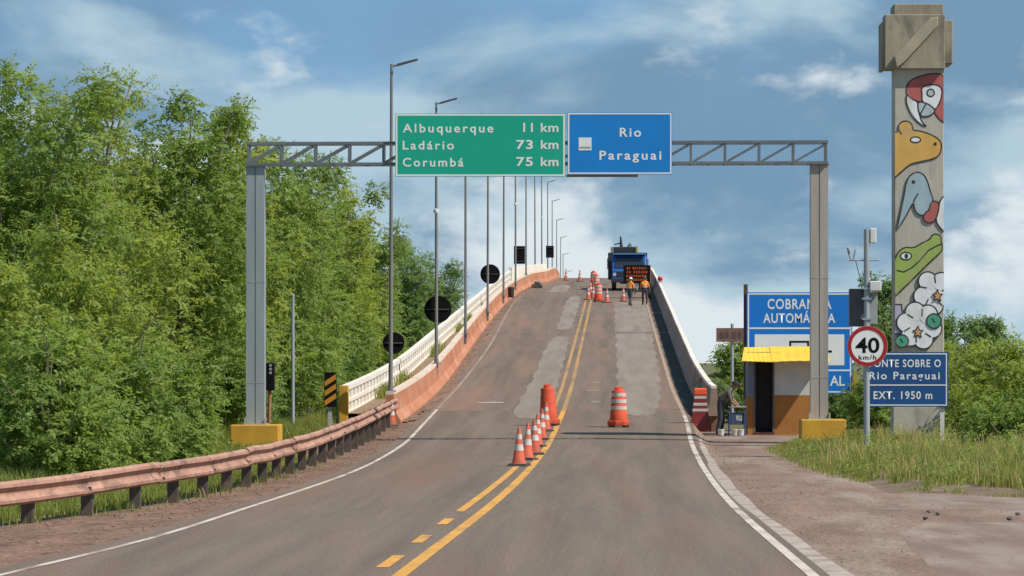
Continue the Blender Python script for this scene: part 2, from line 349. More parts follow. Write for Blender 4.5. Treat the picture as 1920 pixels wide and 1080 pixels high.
# ------------------------------------------------------------------ barriers, walkway and balustrade
m_barL = mat('barrier_terracotta', (.50,.205,.108), (.40,.15,.075), scale=.9, bump=.3, bscale=12, c3=(.54,.29,.18), scale3=.8, lo3=.5, hi3=.72, stretch=(1,.4,1.2))
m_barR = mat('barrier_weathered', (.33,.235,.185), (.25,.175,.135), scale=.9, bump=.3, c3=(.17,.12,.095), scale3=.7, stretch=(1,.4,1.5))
m_cap = mat('barrier_cap', (.72,.60,.50), (.62,.47,.37), scale=1.5, c3=(.5,.33,.24), scale3=1.0, lo3=.55, hi3=.75)
def njprof(side): return [(-.13*side, 0), (.30*side, 0), (.30*side, .08), (.16*side, .32), (.10*side, .80), (-.11*side if side > 0 else .06, .80)]
def barrier(label, xf, side, d0, d1, m, mc, seg=6.5):
    b = thing('concrete_barrier', (xf(d0), d0, zr(d0)), label, 'barrier')
    d = d0
    while d < d1 - .1:
        e = min(d + seg, d1); rs = ds(d + .015, e - .015, 3.2); j = rnd.uniform(-.008, .008)
        q = MB(); q.sweep([[(xf(t) + j + x, t, zr(t) - .02 + z) for x, z in njprof(side)] for t in rs]); sg = q.build('segment', m, b)
        q = MB(); q.sweep([[(xf(t) + j + x, t, zr(t) + z) for x, z in ((-.125*side if side > 0 else .06,.781),(.115*side,.781),(.105*side,.86),(-.115*side if side > 0 else .05,.86))] for t in rs]); q.build('coping', mc, sg)
        d = e
    return b
barL = barrier('sunlit terracotta concrete barrier along the left of the bridge', x_lb, 1, 102.8, 330, m_barL, m_cap)
barR = barrier('shaded brown concrete barrier along the right of the bridge', lambda d: XRB + max(0, 112 - d) * .01, -1, 108.5, 330, m_barR, mat('coping_white', (.80,.74,.66), (.68,.60,.52), scale=1.5, c3=(.5,.38,.3), scale3=1.2, lo3=.6, hi3=.75))
m_walk = mat('walkway_dirt', (.30,.185,.12), (.22,.14,.095), scale=1.2, c3=(.16,.15,.05), scale3=1.3, lo3=.5, hi3=.65, bump=.5)
tag(strip('walkway', m_walk, 104, 330, lambda d: -7.72, lambda d: x_lb(d) - .12, .22, 2, 1), kind='structure')
q = MB(); rings = [[(-8.2,d,zr(d)-.5),(-8.2,d,zr(d)+.1),(-7.3,d,zr(d)+.1),(-7.3,d,zr(d)-.5)] for d in ds(104, 515, 5)]
tag(q.sweep(rings).build('deck_edge', m_conc), kind='structure')
# white balustrade
m_bal = mat('white_paint_weathered', (.80,.76,.69), (.70,.65,.57), scale=1.5, c3=(.45,.36,.28), scale3=1.2, lo3=.60, hi3=.8, stretch=(1,.5,.5), bump=.1)
XB = -7.55
bal = thing('balustrade', (XB, 104.3, zr(104.3)), 'white concrete balustrade with slots along the left walkway', 'balustrade')
for (za, zb, nm) in ((.86, 1.0, 'top_rail'), (.50, .60, 'middle_rail'), (.12, .26, 'bottom_rail')):
    q = MB(); q.sweep([[(XB-.09,d,zr(d)+za),(XB+.09,d,zr(d)+za),(XB+.09,d,zr(d)+zb),(XB-.09,d,zr(d)+zb)] for d in ds(104.3, 268, 3)]); q.build(nm, m_bal, bal)
bme = {}
for i in range(int((267 - 104.6) / 1.5)):
    d = 104.6 + i * 1.5; sl = zr(d + .75) - zr(d)
    q = MB(); q.sweep([[(XB-.06,d+t,zr(d+t)+.26),(XB+.06,d+t,zr(d+t)+.26),(XB+.06,d+t,zr(d+t)+.86),(XB-.06,d+t,zr(d+t)+.86)] for t in (0, .72)])
    q.build('baluster', m_bal, bal)
m_yel = mat('yellow_paint', (.62,.36,.03), (.52,.28,.03), scale=2, c3=(.30,.20,.08), scale3=1.6, lo3=.56, hi3=.74, stretch=(1,1,.4), bump=.1)
q = MB(); q.box(XB-.14, XB+.12, 103.9, 104.28, zr(104)-.3, zr(104)+1.0); q.build('end_post', m_yel, bal, bevel=.02)['label'] = 'yellow painted end post of the balustrade'
# landing at the crest
q = MB(); rings = [[(-8.3,d,zr(d)-.4),(-5.4,d,zr(d)-.4),(-5.4,d,zr(d)+.25),(-8.3,d,zr(d)+.25)] for d in ds(268, 300, 4)]
tag(q.sweep(rings).build('crest_landing', m_conc), kind='structure')
q = MB(); rings = [[(-7.6 + t*.55,d,zr(d)+.2),(-7.4+ t*.55,d,zr(d)+.2),(-7.4+ t*.55,d,zr(d)+1.25),(-7.6+ t*.55,d,zr(d)+1.25)] for t, d in enumerate(ds(268.5, 285, 4))]
tag(q.sweep(rings).build('parapet_wall', m_bal), 'white parapet wall at the crest beyond the balustrade', 'wall')

# ------------------------------------------------------------------ guardrail
m_rail = mat('rail_dusty_pink', (.46,.27,.205), (.36,.20,.15), scale=1.8, rough=.85, spec=.2, c3=(.21,.13,.10), scale3=2.6, lo3=.50, hi3=.68, stretch=(1,.5,1.5), speck=.15, sscale=12, bump=.3)
m_post = mat('rail_post_brown', (.115,.085,.07), (.08,.06,.05), scale=4, c3=(.25,.15,.11), scale3=3)
gx = interp([(20,-13.2),(30,-10.7),(36,-9.4),(40,-8.7),(45,-7.75),(49.6,-6.92),(54.7,-6.32),(58.8,-6.08),(67,-5.92),(82,-5.86),(95,-5.95),(103,-6.04)])
gz = interp([(20,.52),(40,.50),(49.6,.56),(58.8,.60),(66,.61),(77,.69),(91,.86),(103.2,1.02)])
gr = thing('guardrail', (gx(60), 60, 0), 'dusty pink corrugated steel guardrail curving along the left verge', 'guardrail')
wprof = [(0,0),(.055,-.035),(.06,-.075),(.012,-.12),(0,-.155),(.012,-.19),(.06,-.235),(.055,-.275),(0,-.31)]
def rail_pts(d, off, lift=0):
    e = .05; t = Vector((gx(d+e)-gx(d-e), 2*e, 0)).normalized(); n = Vector((t.y, -t.x, 0))
    return [Vector((gx(d), d, gz(d) + lift)) + n * (x + off) + Vector((0,0,z)) for x, z in wprof]
d = 26.0; k = 0
while d < 102.9:
    e = min(d + 3.85, 103.0); lift = rnd.uniform(-.014, .014); q = MB()
    rr = ds(d, e + .12 if e < 102 else e, .8); tl = rnd.uniform(-.012, .012)
    a = [rail_pts(t, .012*(k % 2) + .01*math.sin(t*2.1), lift + tl*math.sin(t*1.3)) for t in rr]; b = [[p + Vector((-.012, 0, -.002)) for p in r] for r in a]
    q.sweep([x + y[::-1] for x, y in zip(a, b)]); rp = q.build('rail_panel', m_rail, gr, smooth=True)
    q = MB()
    for zz in (-.085, -.225):
        p = rail_pts(d + .1, .07, lift)[0] + Vector((0,0,zz)); q.box(p.x-.02, p.x+.015, p.y-.02, p.y+.02, p.z-.02, p.z+.02)
    q.build('splice_bolt', m_post, rp)
    d = e; k += 1
posts = [27,30.5,34,37.5,41,44.2,47.2]; posts += [49.6 + i * 2.4 for i in range(22)]
for i, d in enumerate(posts):
    x = gx(d) - .10; zt = gz(d) - .04; zb = max(zr(d), 0) - .4; lean = rnd.uniform(-.02,.02)
    q = MB(); q.add([(x-.075,d,zb),(x+.075,d,zb),(x+.075,d+.05,zb),(x-.075,d+.05,zb),(x-.075+lean,d,zt),(x+.075+lean,d,zt),(x+.075+lean,d+.05,zt),(x-.075+lean,d+.05,zt)],
                    [(0,3,2,1),(4,5,6,7),(0,1,5,4),(1,2,6,5),(2,3,7,6),(3,0,4,7)])
    q.box(x+.06, x+.078, d+.051, d+.13, zb, zt-.01); q.box(x-.078, x-.06, d+.051, d+.13, zb, zt-.01)
    q.build('post', m_post, gr)

# ------------------------------------------------------------------ lettering and signs
def text_mesh(body, weight=.012, spacing=1.0):
    cu = bpy.data.curves.new('t', 'FONT'); cu.body = body; cu.offset = weight; cu.space_character = spacing; cu.resolution_u = 4
    ob = bpy.data.objects.new('t', cu); COL.objects.link(ob); bpy.context.view_layer.update()
    me = bpy.data.meshes.new_from_object(ob.evaluated_get(bpy.context.evaluated_depsgraph_get()))
    bpy.data.objects.remove(ob); bpy.data.curves.remove(cu); return me
_h = text_mesh('H', 0); CAP = max(v.co.y for v in _h.vertices)
def lettering(body, x0, x1, ybase, cap, d, m, parent, front=.004, weight=.012, spacing=1.0, name='lettering', rev=False):
    """lettering on a sign face at depth d; box measured on the photo (x0..x1, baseline, capital height)"""
    me = text_mesh(body, weight, spacing); xs = [v.co.x for v in me.vertices]; lo, hi = min(xs), max(xs)
    off = chain_loc(parent); s = d / FPX
    for v in me.vertices:
        X = (x0 - VX) * s + (v.co.x - lo) / (hi - lo) * (x1 - x0) * s
        Z = CH + (HY - ybase) * s + v.co.y / CAP * cap * s
        v.co = Vector((X, d - front, Z)) - off
    me.name = name; me.materials.clear(); me.materials.append(m); return link(name, me, parent)
def panel(q, x0, x1, y0, y1, d, yf, yb):
    a, b = px(x0, y1, d), px(x1, y0, d); return q.box(a.x, b.x, d + yf, d + yb, a.z, b.z)
def frame_band(q, x0, x1, y0, y1, d, w, yf, yb):
    panel(q, x0, x1, y0, y0+w, d, yf, yb); panel(q, x0, x1, y1-w, y1, d, yf, yb); panel(q, x0, x0+w, y0+w, y1-w, d, yf, yb); panel(q, x1-w, x1, y0+w, y1-w, d, yf, yb)
m_green = mat('sign_green', (.003,.43,.28), (.003,.39,.25), scale=1.2, rough=.45)
m_blue = mat('sign_blue', (.004,.235,.68), (.004,.21,.62), scale=1.2, rough=.45)
m_blue2 = mat('sign_blue_bright', (.005,.20,.68), (.005,.18,.62), scale=1.2, rough=.45)
m_blue3 = mat('sign_blue_dark', (.012,.09,.27), (.012,.075,.23), scale=1.2, rough=.45)
m_swhite = mat('sign_white', (.88,.89,.88), (.82,.83,.82), scale=2, rough=.5)
m_sgrey = mat('sign_grey', (.35,.36,.36), (.3,.3,.3))
m_black = mat('black_paint', (.005,.005,.006), (.008,.008,.009), rough=.85, spec=.15)
m_galv = mat('galvanised_steel', (.40,.44,.46), (.32,.36,.385), scale=1.5, rough=.5, metal=.25, stretch=(2,2,.3), c3=(.27,.285,.295), scale3=2.0)
m_galv2 = mat('gantry_steel', (.36,.405,.42), (.29,.33,.35), scale=1.2, rough=.55, metal=.2, stretch=(3,3,.25), c3=(.42,.46,.475), scale3=1.5)
m_rust = mat('rusty_column', (.42,.39,.35), (.37,.325,.28), scale=1.6, rough=.7, stretch=(3,3,.2), c3=(.30,.30,.29), scale3=.6, lo3=.45, hi3=.62)
m_darkst = mat('dark_steel', (.085,.09,.095), (.06,.065,.07), rough=.5, metal=.3)

# gantry
GD = 90.0
gs = GD / FPX
ga = thing('sign_gantry', (-2, GD, 0), 'steel truss gantry spanning the road on two box columns', 'gantry')
def column(xa, xb, ytop, ybase, m, nm):
    a, b = px(xa, ybase, GD), px(xb, ytop, GD); q = MB(); w = (b.x - a.x)
    q.box(a.x, a.x + w*.47, GD - w/2, GD + w/2, a.z, b.z); q.box(a.x + w*.53, b.x, GD - w/2, GD + w/2, a.z, b.z); q.box(a.x+w*.46, a.x+w*.54, GD-w/2+.03, GD+w/2-.03, a.z, b.z)
    c = q.build('column', m, ga); c['label'] = nm
    mf = m_galv2 if m is m_galv2 else m_rust
    for fz in (.16, .55):
        z = a.z + (b.z - a.z) * fz; MB().box(a.x-.004, b.x+.004, GD-w/2-.004, GD+w/2+.004, z, z+.025).build('splice_joint', mf, c)
    q = MB(); q.box(a.x-.06, b.x+.06, GD-w/2-.06, GD+w/2+.06, a.z, a.z+.03)
    q.build('flange', mf, c)
    for sx in (a.x-.03, b.x+.03): MB().tube([(sx, GD-w/2-.03, a.z), (sx, GD-w/2-.03, a.z+.16)], .018, 6).build('anchor_bolt', mf, c)
    MB().box(a.x-.03, b.x+.03, GD-w/2-.03, GD+w/2+.03, b.z-.02, b.z+.02).build('flange', mf, c)
    return a, b
la, lb = column(463, 497, 313, 796, m_galv2, 'grey steel left column of the gantry')
ra, rb = column(1519, 1552, 307, 786, m_rust, 'brown weathered right column of the gantry')
for (xa, xb, yt) in ((436, 526, 796), (1500, 1584, 786)):
    a, b = px(xa, 850, GD), px(xb, yt, GD); q = MB(); q.box(a.x, b.x, GD-.55, GD+.55, -.25, b.z); q.build('footing', m_yel, ga, bevel=.025)
m_truss = mat('truss_steel', (.17,.195,.21), (.13,.15,.165), scale=1.5, rough=.6, metal=.1, c3=(.22,.24,.25), scale3=2.0)
zt = px(0, 270, GD).z; zb = px(0, 309, GD).z; TX0, TX1 = px(464, 0, GD).x, px(1551, 0, GD).x; W2 = .26
for y in (-W2, W2):
    for z in (zt, zb):
        q = MB(); q.bar((TX0, GD+y, z), (TX1, GD+y, z+.04), .068, .068); q.build('chord', m_truss, ga)
NP = 17; stp = (TX1 - TX0) / NP
qv = MB(); qv.bar((0,0,0),(0,0,zt-zb-.08), 0.05, .05); qd = MB(); qd.bar((.05,0,0),(stp-.05,0,zt-zb-.09), .042, .042); qh = MB(); qh.bar((0,-W2+.04,0),(0,W2-.04,0), .045, .045)
def mesh_of(q, m):
    me = bpy.data.meshes.new('piece'); me.from_pydata(q.v, [], q.f); me.materials.append(m)
    bm = bmesh.new(); bm.from_mesh(me); bmesh.ops.recalc_face_normals(bm, faces=bm.faces); bm.to_mesh(me); bm.free(); return me
mv, md, mh = mesh_of(qv, m_truss), mesh_of(qd, m_truss), mesh_of(qh, m_truss)
for i in range(NP + 1):
    x = TX0 + i * stp; x = min(max(x, TX0 + .04), TX1 - .04); lift = .04 * i / NP
    for y in (-W2, W2):
        o = link('vertical', mv, ga); o.location = Vector((x, GD+y, zb+.04+lift)) - ga.location
        if i < NP: o = link('diagonal', md, ga); o.location = Vector((TX0 + i*stp, GD+y, zb+.045+lift)) - ga.location
    for z in (zt, zb):
        o = link('tie', mh, ga); o.location = Vector((x, GD, z+lift)) - ga.location
q = MB(); panel(q, 1062, 1196, 329, 333, GD, -.42, -.25); q.build('lighting_bar', m_darkst, ga)
SD = GD - .42
def board(name, label, x0, x1, y0, y1, d, m, border=3.5, inset=3, thick=.04, radius=0):
    a = px((x0+x1)/2, y1, d); t = thing(name, (a.x, d, a.z), label, 'sign')
    q = MB(); panel(q, x0, x1, y0, y1, d, 0, thick); q.build('panel', m, t)
    if border:
        q = MB(); frame_band(q, x0+inset, x1-inset, y0+inset, y1-inset, d, border, -.003, .002); q.build('border', m_swhite, t)
    return t
g = board('direction_sign', 'green distance sign on the gantry listing three towns in white letters', 741, 1060, 213, 331, SD, m_green, 3, 1.0)
for s_, x0, x1, yb, in (('Albuquerque', 755, 925, 248), ('Ladário', 755, 851, 280), ('Corumbá', 755, 869, 312)): lettering(s_, x0, x1, yb, 15.5, SD, m_swhite, g, weight=.018, spacing=1.3)
for n_, x0, yb in (('11', 981, 247), ('73', 968, 279), ('75', 968, 311)):
    lettering(n_, x0, 999, yb, 16, SD, m_swhite, g, weight=.018, spacing=1.1); lettering('km', 1014, 1047, yb, 16, SD, m_swhite, g, weight=.018, spacing=1.1)
q = MB()
for x in (800, 900, 1000): panel(q, x, x+5, 216, 328, SD, .042, .16)
q.build('bracket', m_galv2, g)
g = board('river_sign', 'blue sign with white square icon on the gantry beside the green one', 1064, 1260, 211, 327, SD, m_blue, 2.5, 1.0)
lettering('Rio', 1162, 1202, 256, 16, SD, m_swhite, g, weight=.018, spacing=1.25); lettering('Paraguai', 1124, 1240, 299, 16, SD, m_swhite, g, weight=.018, spacing=1.3)
q = MB(); panel(q, 1085, 1109, 258, 282, SD, -.006, .002); ic = q.build('icon', m_swhite, g)
q = MB(); panel(q, 1087, 1107, 275, 278, SD, -.009, -.004); q.build('icon_line', m_sgrey, ic)
q = MB()
for x in (1100, 1220): panel(q, x, x+5, 214, 324, SD, .042, .16)
q.build('bracket', m_galv2, g)

# toll information sign behind the booth
TD = 112.0
g = board('toll_sign', 'big blue sign about automatic charging standing behind the small booth', 1400, 1598, 548, 738, TD, m_blue2, 2.5, 2)
lettering('COBRANÇA', 1439, 1559, 579, 18, TD, m_swhite, g, weight=.016, spacing=1.12); lettering('AUTOMÁTICA', 1431, 1566, 605, 17, TD, m_swhite, g, weight=.016, spacing=1.1)
q = MB(); panel(q, 1402, 1596, 614, 617, TD, -.006, .002); panel(q, 1402, 1596, 693, 696, TD, -.006, .002); q.build('divider', m_swhite, g)
q = MB(); panel(q, 1415, 1583, 627, 685, TD, -.006, .002); wp = q.build('white_field', m_swhite, g)
q = MB(); frame_band(q, 1480, 1517, 639, 668, TD, 3.5, -.010, -.004); q.build('pictogram', m_black, wp); panel(MB(), 1540, 1560, 657, 661, TD, -.010, -.004).build('arrow_tip', m_black, wp)
lettering('AL', 1556, 1584, 723, 18, TD, m_swhite, g, weight=.016)
q = MB(); a = px(1399, 533, TD); q.box(a.x-.07, a.x+.05, TD+.06, TD+.18, -.2, a.z); q.build('post', mat('timber_post', (.10,.07,.045), (.07,.05,.035), scale=4), g)
for x in (1406, 1603):
    a = px(x, 700, TD); q = MB(); q.box(a.x-.055, a.x+.055, TD+.045 if x < 1500 else TD-.05, TD+.14 if x < 1500 else TD+.05, -.2, a.z); q.build('post', m_yel, g)

# bridge name sign
BD = 86.0
g = board('bridge_name_sign', 'dark blue sign on two white posts giving the bridge length', 1619, 1778, 660, 763, BD, m_blue3, 2, 2.5)
lettering('PONTE SOBRE O', 1630, 1764, 688, 13.5, BD, m_swhite, g, weight=.014, spacing=1.15); lettering('Rio Paraguai', 1630, 1762, 711, 13.5, BD, m_swhite, g, weight=.014, spacing=1.25); lettering('EXT. 1950 m', 1638, 1748, 748, 14, BD, m_swhite, g, weight=.014, spacing=1.15)
q = MB(); panel(q, 1622, 1776, 721, 723, BD, -.006, .002); q.build('divider', m_swhite, g)
for x in (1627, 1767): q = MB(); a = px(x, 665, BD); q.box(a.x-.05, a.x+.05, BD+.041, BD+.12, -.1, a.z); q.build('post', mat('white_post', (.72,.70,.66), (.6,.57,.52), scale=3), g)

# speed limit sign on the equipment mast
KD = 79.0; c40 = px(1626, 649, KD); ms = px(1625, 858, KD); pole_x = ms.x
mast = thing('camera_mast', (pole_x, KD, -.05), 'slim galvanised mast carrying a speed camera cabinet and antennas', 'mast')
q = MB(); q.tube([(pole_x, KD, -.2), (pole_x, KD, px(0, 430, KD).z)], [.066, .06], 14); q.build('pole', m_galv, mast, smooth=True)
a, b = px(1594, 612, KD), px(1622, 541, KD); q = MB(); q.box(a.x, b.x, KD+.12, KD+.5, a.z, b.z); cb = q.build('cabinet', mat('cabinet_dark', (.085,.09,.095), (.07,.075,.08), rough=.5), mast, bevel=.012)
a, b = px(1623, 608, KD), px(1646, 548, KD); q = MB(); q.box(a.x, b.x, KD+.14, KD+.4, a.z, b.z); q.build('cabinet_door', mat('cabinet_grey', (.36,.38,.39), (.3,.32,.33), rough=.5), cb, bevel=.01)
a, b = px(1630, 546, KD), px(1652, 527, KD); q = MB(); q.box(a.x, b.x, KD-.1, KD+.15, a.z, b.z); q.build('camera_housing', mat('housing_white', (.7,.71,.7), (.6,.61,.6), rough=.5), mast, bevel=.02)
a, b = px(1631, 456, KD), px(1643, 428, KD); q = MB(); q.box(a.x, b.x, KD-.06, KD+.1, a.z, b.z); q.build('antenna', MATS['housing_white'], mast, bevel=.02)
q = MB(); p0, p1 = px(1592, 488, KD), px(1648, 488, KD); q.tube([p0, p1], .018, 8); q.tube([px(1596, 488, KD), px(1590, 470, KD)], .02, 6); q.tube([px(1600, 488, KD), px(1604, 468, KD)], .02, 6)
q.tube([px(1594, 474, KD), px(1590, 464, KD)], .035, 8); q.build('arm', m_galv, mast)
q = MB()
for y in (541, 560, 598): z = px(0, y, KD).z; q.box(pole_x-.1, pole_x+.1, KD-.075, KD+.135, z-.02, z+.02)
q.build('clamp', m_galv, mast)
q = MB(); q.tube([px(1604, 488, KD), px(1612, 520, KD), px(1618, 548, KD) + Vector((0,.1,0))], .008, 5); q.build('cable', m_black, mast)
sp = thing('speed_limit_sign', (c40.x, KD-.1, c40.z), 'round white 40 speed limit sign with red rim on the mast', 'sign')
def disc(q, c, r, y0, y1, n=40, r0=0):
    if r0 == 0: return q.prism([(math.cos(2*math.pi*k/n)*r, math.sin(2*math.pi*k/n)*r) for k in range(n)], (c.x, y0, c.z), (1,0,0), (0,0,1), (0,y1-y0,0))
    rings = [[(c.x+math.cos(a)*rr, y, c.z+math.sin(a)*rr) for rr, y in ((r0,y0),(r,y0),(r,y1),(r0,y1))] for a in [2*math.pi*k/n for k in range(n+1)]]
    return q.sweep(rings, cap=False)
R40 = 38 * KD / FPX
q = MB(); disc(q, c40, R40, KD-.1, KD-.085); q.build('plate', m_swhite, sp)
q = MB(); disc(q, c40, R40-.004, KD-.106, KD-.099, r0=R40*.80); q.build('red_rim', mat('sign_red', (.42,.02,.02), (.36,.018,.018), rough=.45), sp)
lettering('40', 1604, 1649, 661, 27, KD-.1, m_black, sp, weight=.02, front=.003); lettering('km/h', 1610, 1643, 674, 8, KD-.1, m_black, sp, weight=.02, front=.003, spacing=1.2)
q = MB(); q.box(c40.x-.2, c40.x+.2, KD-.084, KD-.062, c40.z-.02, c40.z+.02); q.build('bracket', m_galv, sp)

# faded brown board on a pole beyond the booth
FD = 124.0
g = board('faded_sign', 'faded pinkish brown board on a thin pole beyond the barrier end', 1343, 1395, 615, 641, FD, mat('faded_brown', (.22,.12,.10), (.17,.095,.08), scale=4, c3=(.32,.2,.17), scale3=5), 0)
q = MB()
for x0, x1 in ((1350,1358),(1361,1366),(1373,1380),(1384,1390)): panel(q, x0, x1, 622, 634, FD, -.006, .002)
q.build('faded_print', mat('faded_dark', (.09,.055,.05), (.13,.08,.07), scale=9), g)
q = MB(); a = px(1373, 607, FD); q.tube([(a.x, FD+.08, -.2), (a.x, FD+.08, a.z)], .05, 8); q.build('post', m_galv, g)

# ------------------------------------------------------------------ booth
KB = 104.0
bo = thing('booth', (px(1462,0,KB).x, KB, 0), 'small white and ochre guard booth with yellow tin awning', 'booth')
X = lambda x: px(x, 0, KB).x
Z = lambda y: px(0, y, KB).z
m_bwall = mat('booth_white', (.66,.66,.64), (.55,.55,.53), scale=2.5, c3=(.4,.38,.35), scale3=2, lo3=.6, hi3=.8, bump=.15)
m_bochre = mat('booth_ochre', (.44,.185,.04), (.36,.15,.035), scale=2, c3=(.25,.11,.04), scale3=1.6, lo3=.6, hi3=.8)
m_dark = mat('booth_interior', (.03,.03,.032), (.02,.02,.022))
x0, x1, xd0, xd1 = X(1402), X(1526), X(1413), X(1452); dep = 1.7; zm = Z(741); ztp = Z(664)
q = MB(); q.box(xd1, x1, KB, KB+.1, zm, ztp); q.box(x1-.1, x1, KB+.1, KB+dep, zm, ztp); q.box(x0+.1, x1-.1, KB+dep-.1, KB+dep, zm, ztp); q.build('upper_wall', m_bwall, bo)
q = MB(); q.box(xd1, x1+.003, KB-.004, KB+.1, -.1, zm-.002); q.box(x1-.1, x1+.003, KB+.1, KB+dep, -.1, zm-.002); q.box(x0+.1, x1-.1, KB+dep-.1, KB+dep, -.1, zm-.002); q.build('lower_wall', m_bochre, bo)
q = MB(); q.box(x0, xd0, KB-.005, KB+dep, zm-.05, ztp); q.build('side_wall', mat('booth_blue_grey', (.20,.25,.33), (.16,.19,.25), scale=3), bo)
q = MB(); q.box(x0, xd0, KB-.005, KB+dep, -.1, zm-.052); q.build('side_wall', m_bochre, bo)
q = MB(); q.box(xd0+.001, xd1-.001, KB+.35, KB+.4, -.05, ztp-.01); q.build('dark_doorway', m_dark, bo)  # near-black sheet in the doorway; the unlit inside is put into its colour
q = MB(); q.box(xd0, xd1, KB-.03, KB+.34, -.1, .06); q.build('threshold', mat('threshold_red', (.14,.04,.03), (.1,.03,.025)), bo)
q = MB(); q.box(xd0, xd0+.05, KB-.012, KB+.06, .06, ztp-.02); q.box(xd1-.05, xd1-.002, KB-.012, KB+.06, .06, ztp-.02); q.build('door_frame', mat('frame_grey', (.16,.15,.14), (.11,.10,.10), scale=5), bo)
q = MB(); q.box(x0-.02, x1+.05, KB-.02, KB+dep+.1, ztp+.002, ztp+.06); q.build('roof_slab', mat('roof_grey', (.25,.24,.22), (.2,.19,.18)), bo)
m_tin = mat('yellow_tin', (.82,.55,.05), (.74,.47,.04), scale=2, rough=.55, c3=(.5,.36,.12), scale3=2.2, lo3=.62, hi3=.8)
# corrugated awning in two overlapping sheets, stretched right and forward to shade the booth
for (xa, xb, za, zb2, yo, nm) in ((1396, 1452, 655, 678, 0, 0), (1444, 1553, 655, 681, .02, 1)):
    q = MB(); rings = []; n = 26
    for k in range(n + 1):
        x = X(xa) + (X(xb) - X(xa)) * k / n; w = .004 * math.sin(k * 1.6); sag = (-.03 * (k / n) if nm == 0 else .03*math.sin(k/n*3)) 
        a = Vector((x, KB + .35, Z(za) + .06 + w + yo)); b = Vector((x - (.10 if k == 0 and nm == 0 else 0), KB - .62, Z(zb2) + .02 + w + yo + sag))
        rings.append([a, b, b - Vector((0, 0, .012)), a - Vector((0, 0, .012))])
    q.sweep(rings).build('awning_sheet', m_tin, bo)
q = MB(); q.box(X(1440), X(1480), KB+.2, KB+.6, ztp+.07, ztp+.14); q.build('roof_weight', mat('roof_brick', (.3,.17,.1), (.24,.13,.08)), bo)

# ------------------------------------------------------------------ mural pillar
PD = 92.0; ps = PD / FPX
pl = thing('mural_pillar', (px(1723,0,PD).x, PD, 0), 'tall concrete pillar painted with wild animals and white flowers', 'pillar')
m_pil = mat('pillar_concrete', (.52,.49,.425), (.44,.41,.35), scale=1.0, bump=.35, bscale=9, c3=(.17,.15,.115), scale3=.8, lo3=.56, hi3=.74, stretch=(1.5,1.5,.5))
m_pilc = mat('pillar_cap_concrete', (.38,.335,.24), (.24,.215,.16), scale=.9, bump=.5, bscale=7, c3=(.09,.082,.068), scale3=1.1, lo3=.5, hi3=.68, stretch=(1.2,1.2,.45))
fa, fb = px(1677, 860, PD), px(1770, 100, PD)
q = MB(); q.box(fa.x, fb.x, PD, PD+.95, -.2, fb.z); q.build('shaft', m_pil, pl, bevel=.02)
q = MB(); q.box(fa.x-.035, fb.x+.03, PD-.03, PD+.98, -.2, px(0,762,PD).z); q.build('plinth', m_pil, pl, bevel=.02)
def pb(xa, xb, ya, yb2, y0, y1, nm, bev=.02):
    a, b = px(xa, yb2, PD), px(xb, ya, PD); q = MB(); q.box(a.x, b.x, y0, y1, a.z, b.z); return q.build(nm, m_pilc, pl, bevel=bev)
pb(1658, 1771, 28, 130, PD-.16, PD+.6, 'cap_block'); pb(1676, 1786, 38, 120, PD-.08, PD+1.1, 'cap_block'); pb(1675, 1768, 8, 30, PD-.12, PD+1.0, 'cap_top'); pb(1652, 1659, 42, 131, PD-.05, PD+.9, 'cap_side')
q = MB(); pts = [(1675,107),(1742,36),(1757,33),(1757,50),(1694,118),(1680,129)]
q.prism([((x-VX)*ps, CH+(HY-y)*ps) for x, y in pts], (0, PD-.25, 0), (1,0,0), (0,0,1), (0,.1,0)); q.build('diagonal_strut', mat('strut_concrete', (.44,.38,.27), (.36,.31,.23), scale=1.2, bump=.3), pl, bevel=.02)
# painted figures: thin paint layers on the front face
A1 = lambda p: (1600 + p[0]*.315, p[1]*.315)
A2 = lambda p: (1600 + p[0]*.352, 300 + p[1]*.352)
CXL, CXR = 1678.0, 1769.5
def clip_poly(P):
    for lim, sg in ((CXL, 1), (CXR, -1)):
        out = []
        for i in range(len(P)):
            a, b = P[i], P[(i+1) % len(P)]; ia, ib = (a[0]-lim)*sg >= 0, (b[0]-lim)*sg >= 0
            if ia: out.append(a)
            if ia != ib: t = (lim-a[0])/(b[0]-a[0]); out.append((lim, a[1]+(b[1]-a[1])*t))
        P = out
        if not P: return P
    return P
def smooth_poly(P, it=2):
    for _ in range(it):
        Q = []
        for i in range(len(P)):
            a, b = P[i], P[(i+1) % len(P)]; Q += [(a[0]*.75+b[0]*.25, a[1]*.75+b[1]*.25), (a[0]*.25+b[0]*.75, a[1]*.25+b[1]*.75)]
        P = Q
    return P
paint_k = [0]
def paint_mat(n, c): return mat('mural_' + n, c, tuple(x*.84 for x in c), scale=3, rough=.85, c3=tuple(x*.55+y*.45 for x, y in zip(c, (.36,.32,.25))), scale3=3.5, lo3=.54, hi3=.68, stretch=(1,1,.5), bump=.15)
PM = {'red': paint_mat('red', (.50,.13,.12)), 'white': paint_mat('white', (.84,.86,.88)), 'grey': paint_mat('grey', (.50,.56,.60)), 'yellow': paint_mat('yellow', (.74,.44,.12)),
      'blue': paint_mat('pale_blue', (.38,.52,.60)), 'green': paint_mat('green', (.36,.47,.12)), 'dark': paint_mat('outline', (.03,.035,.04)), 'leaf': paint_mat('leaf_green', (.08,.36,.24)), 'lav': paint_mat('lavender', (.50,.47,.62)), 'orange': paint_mat('orange', (.70,.38,.14))}
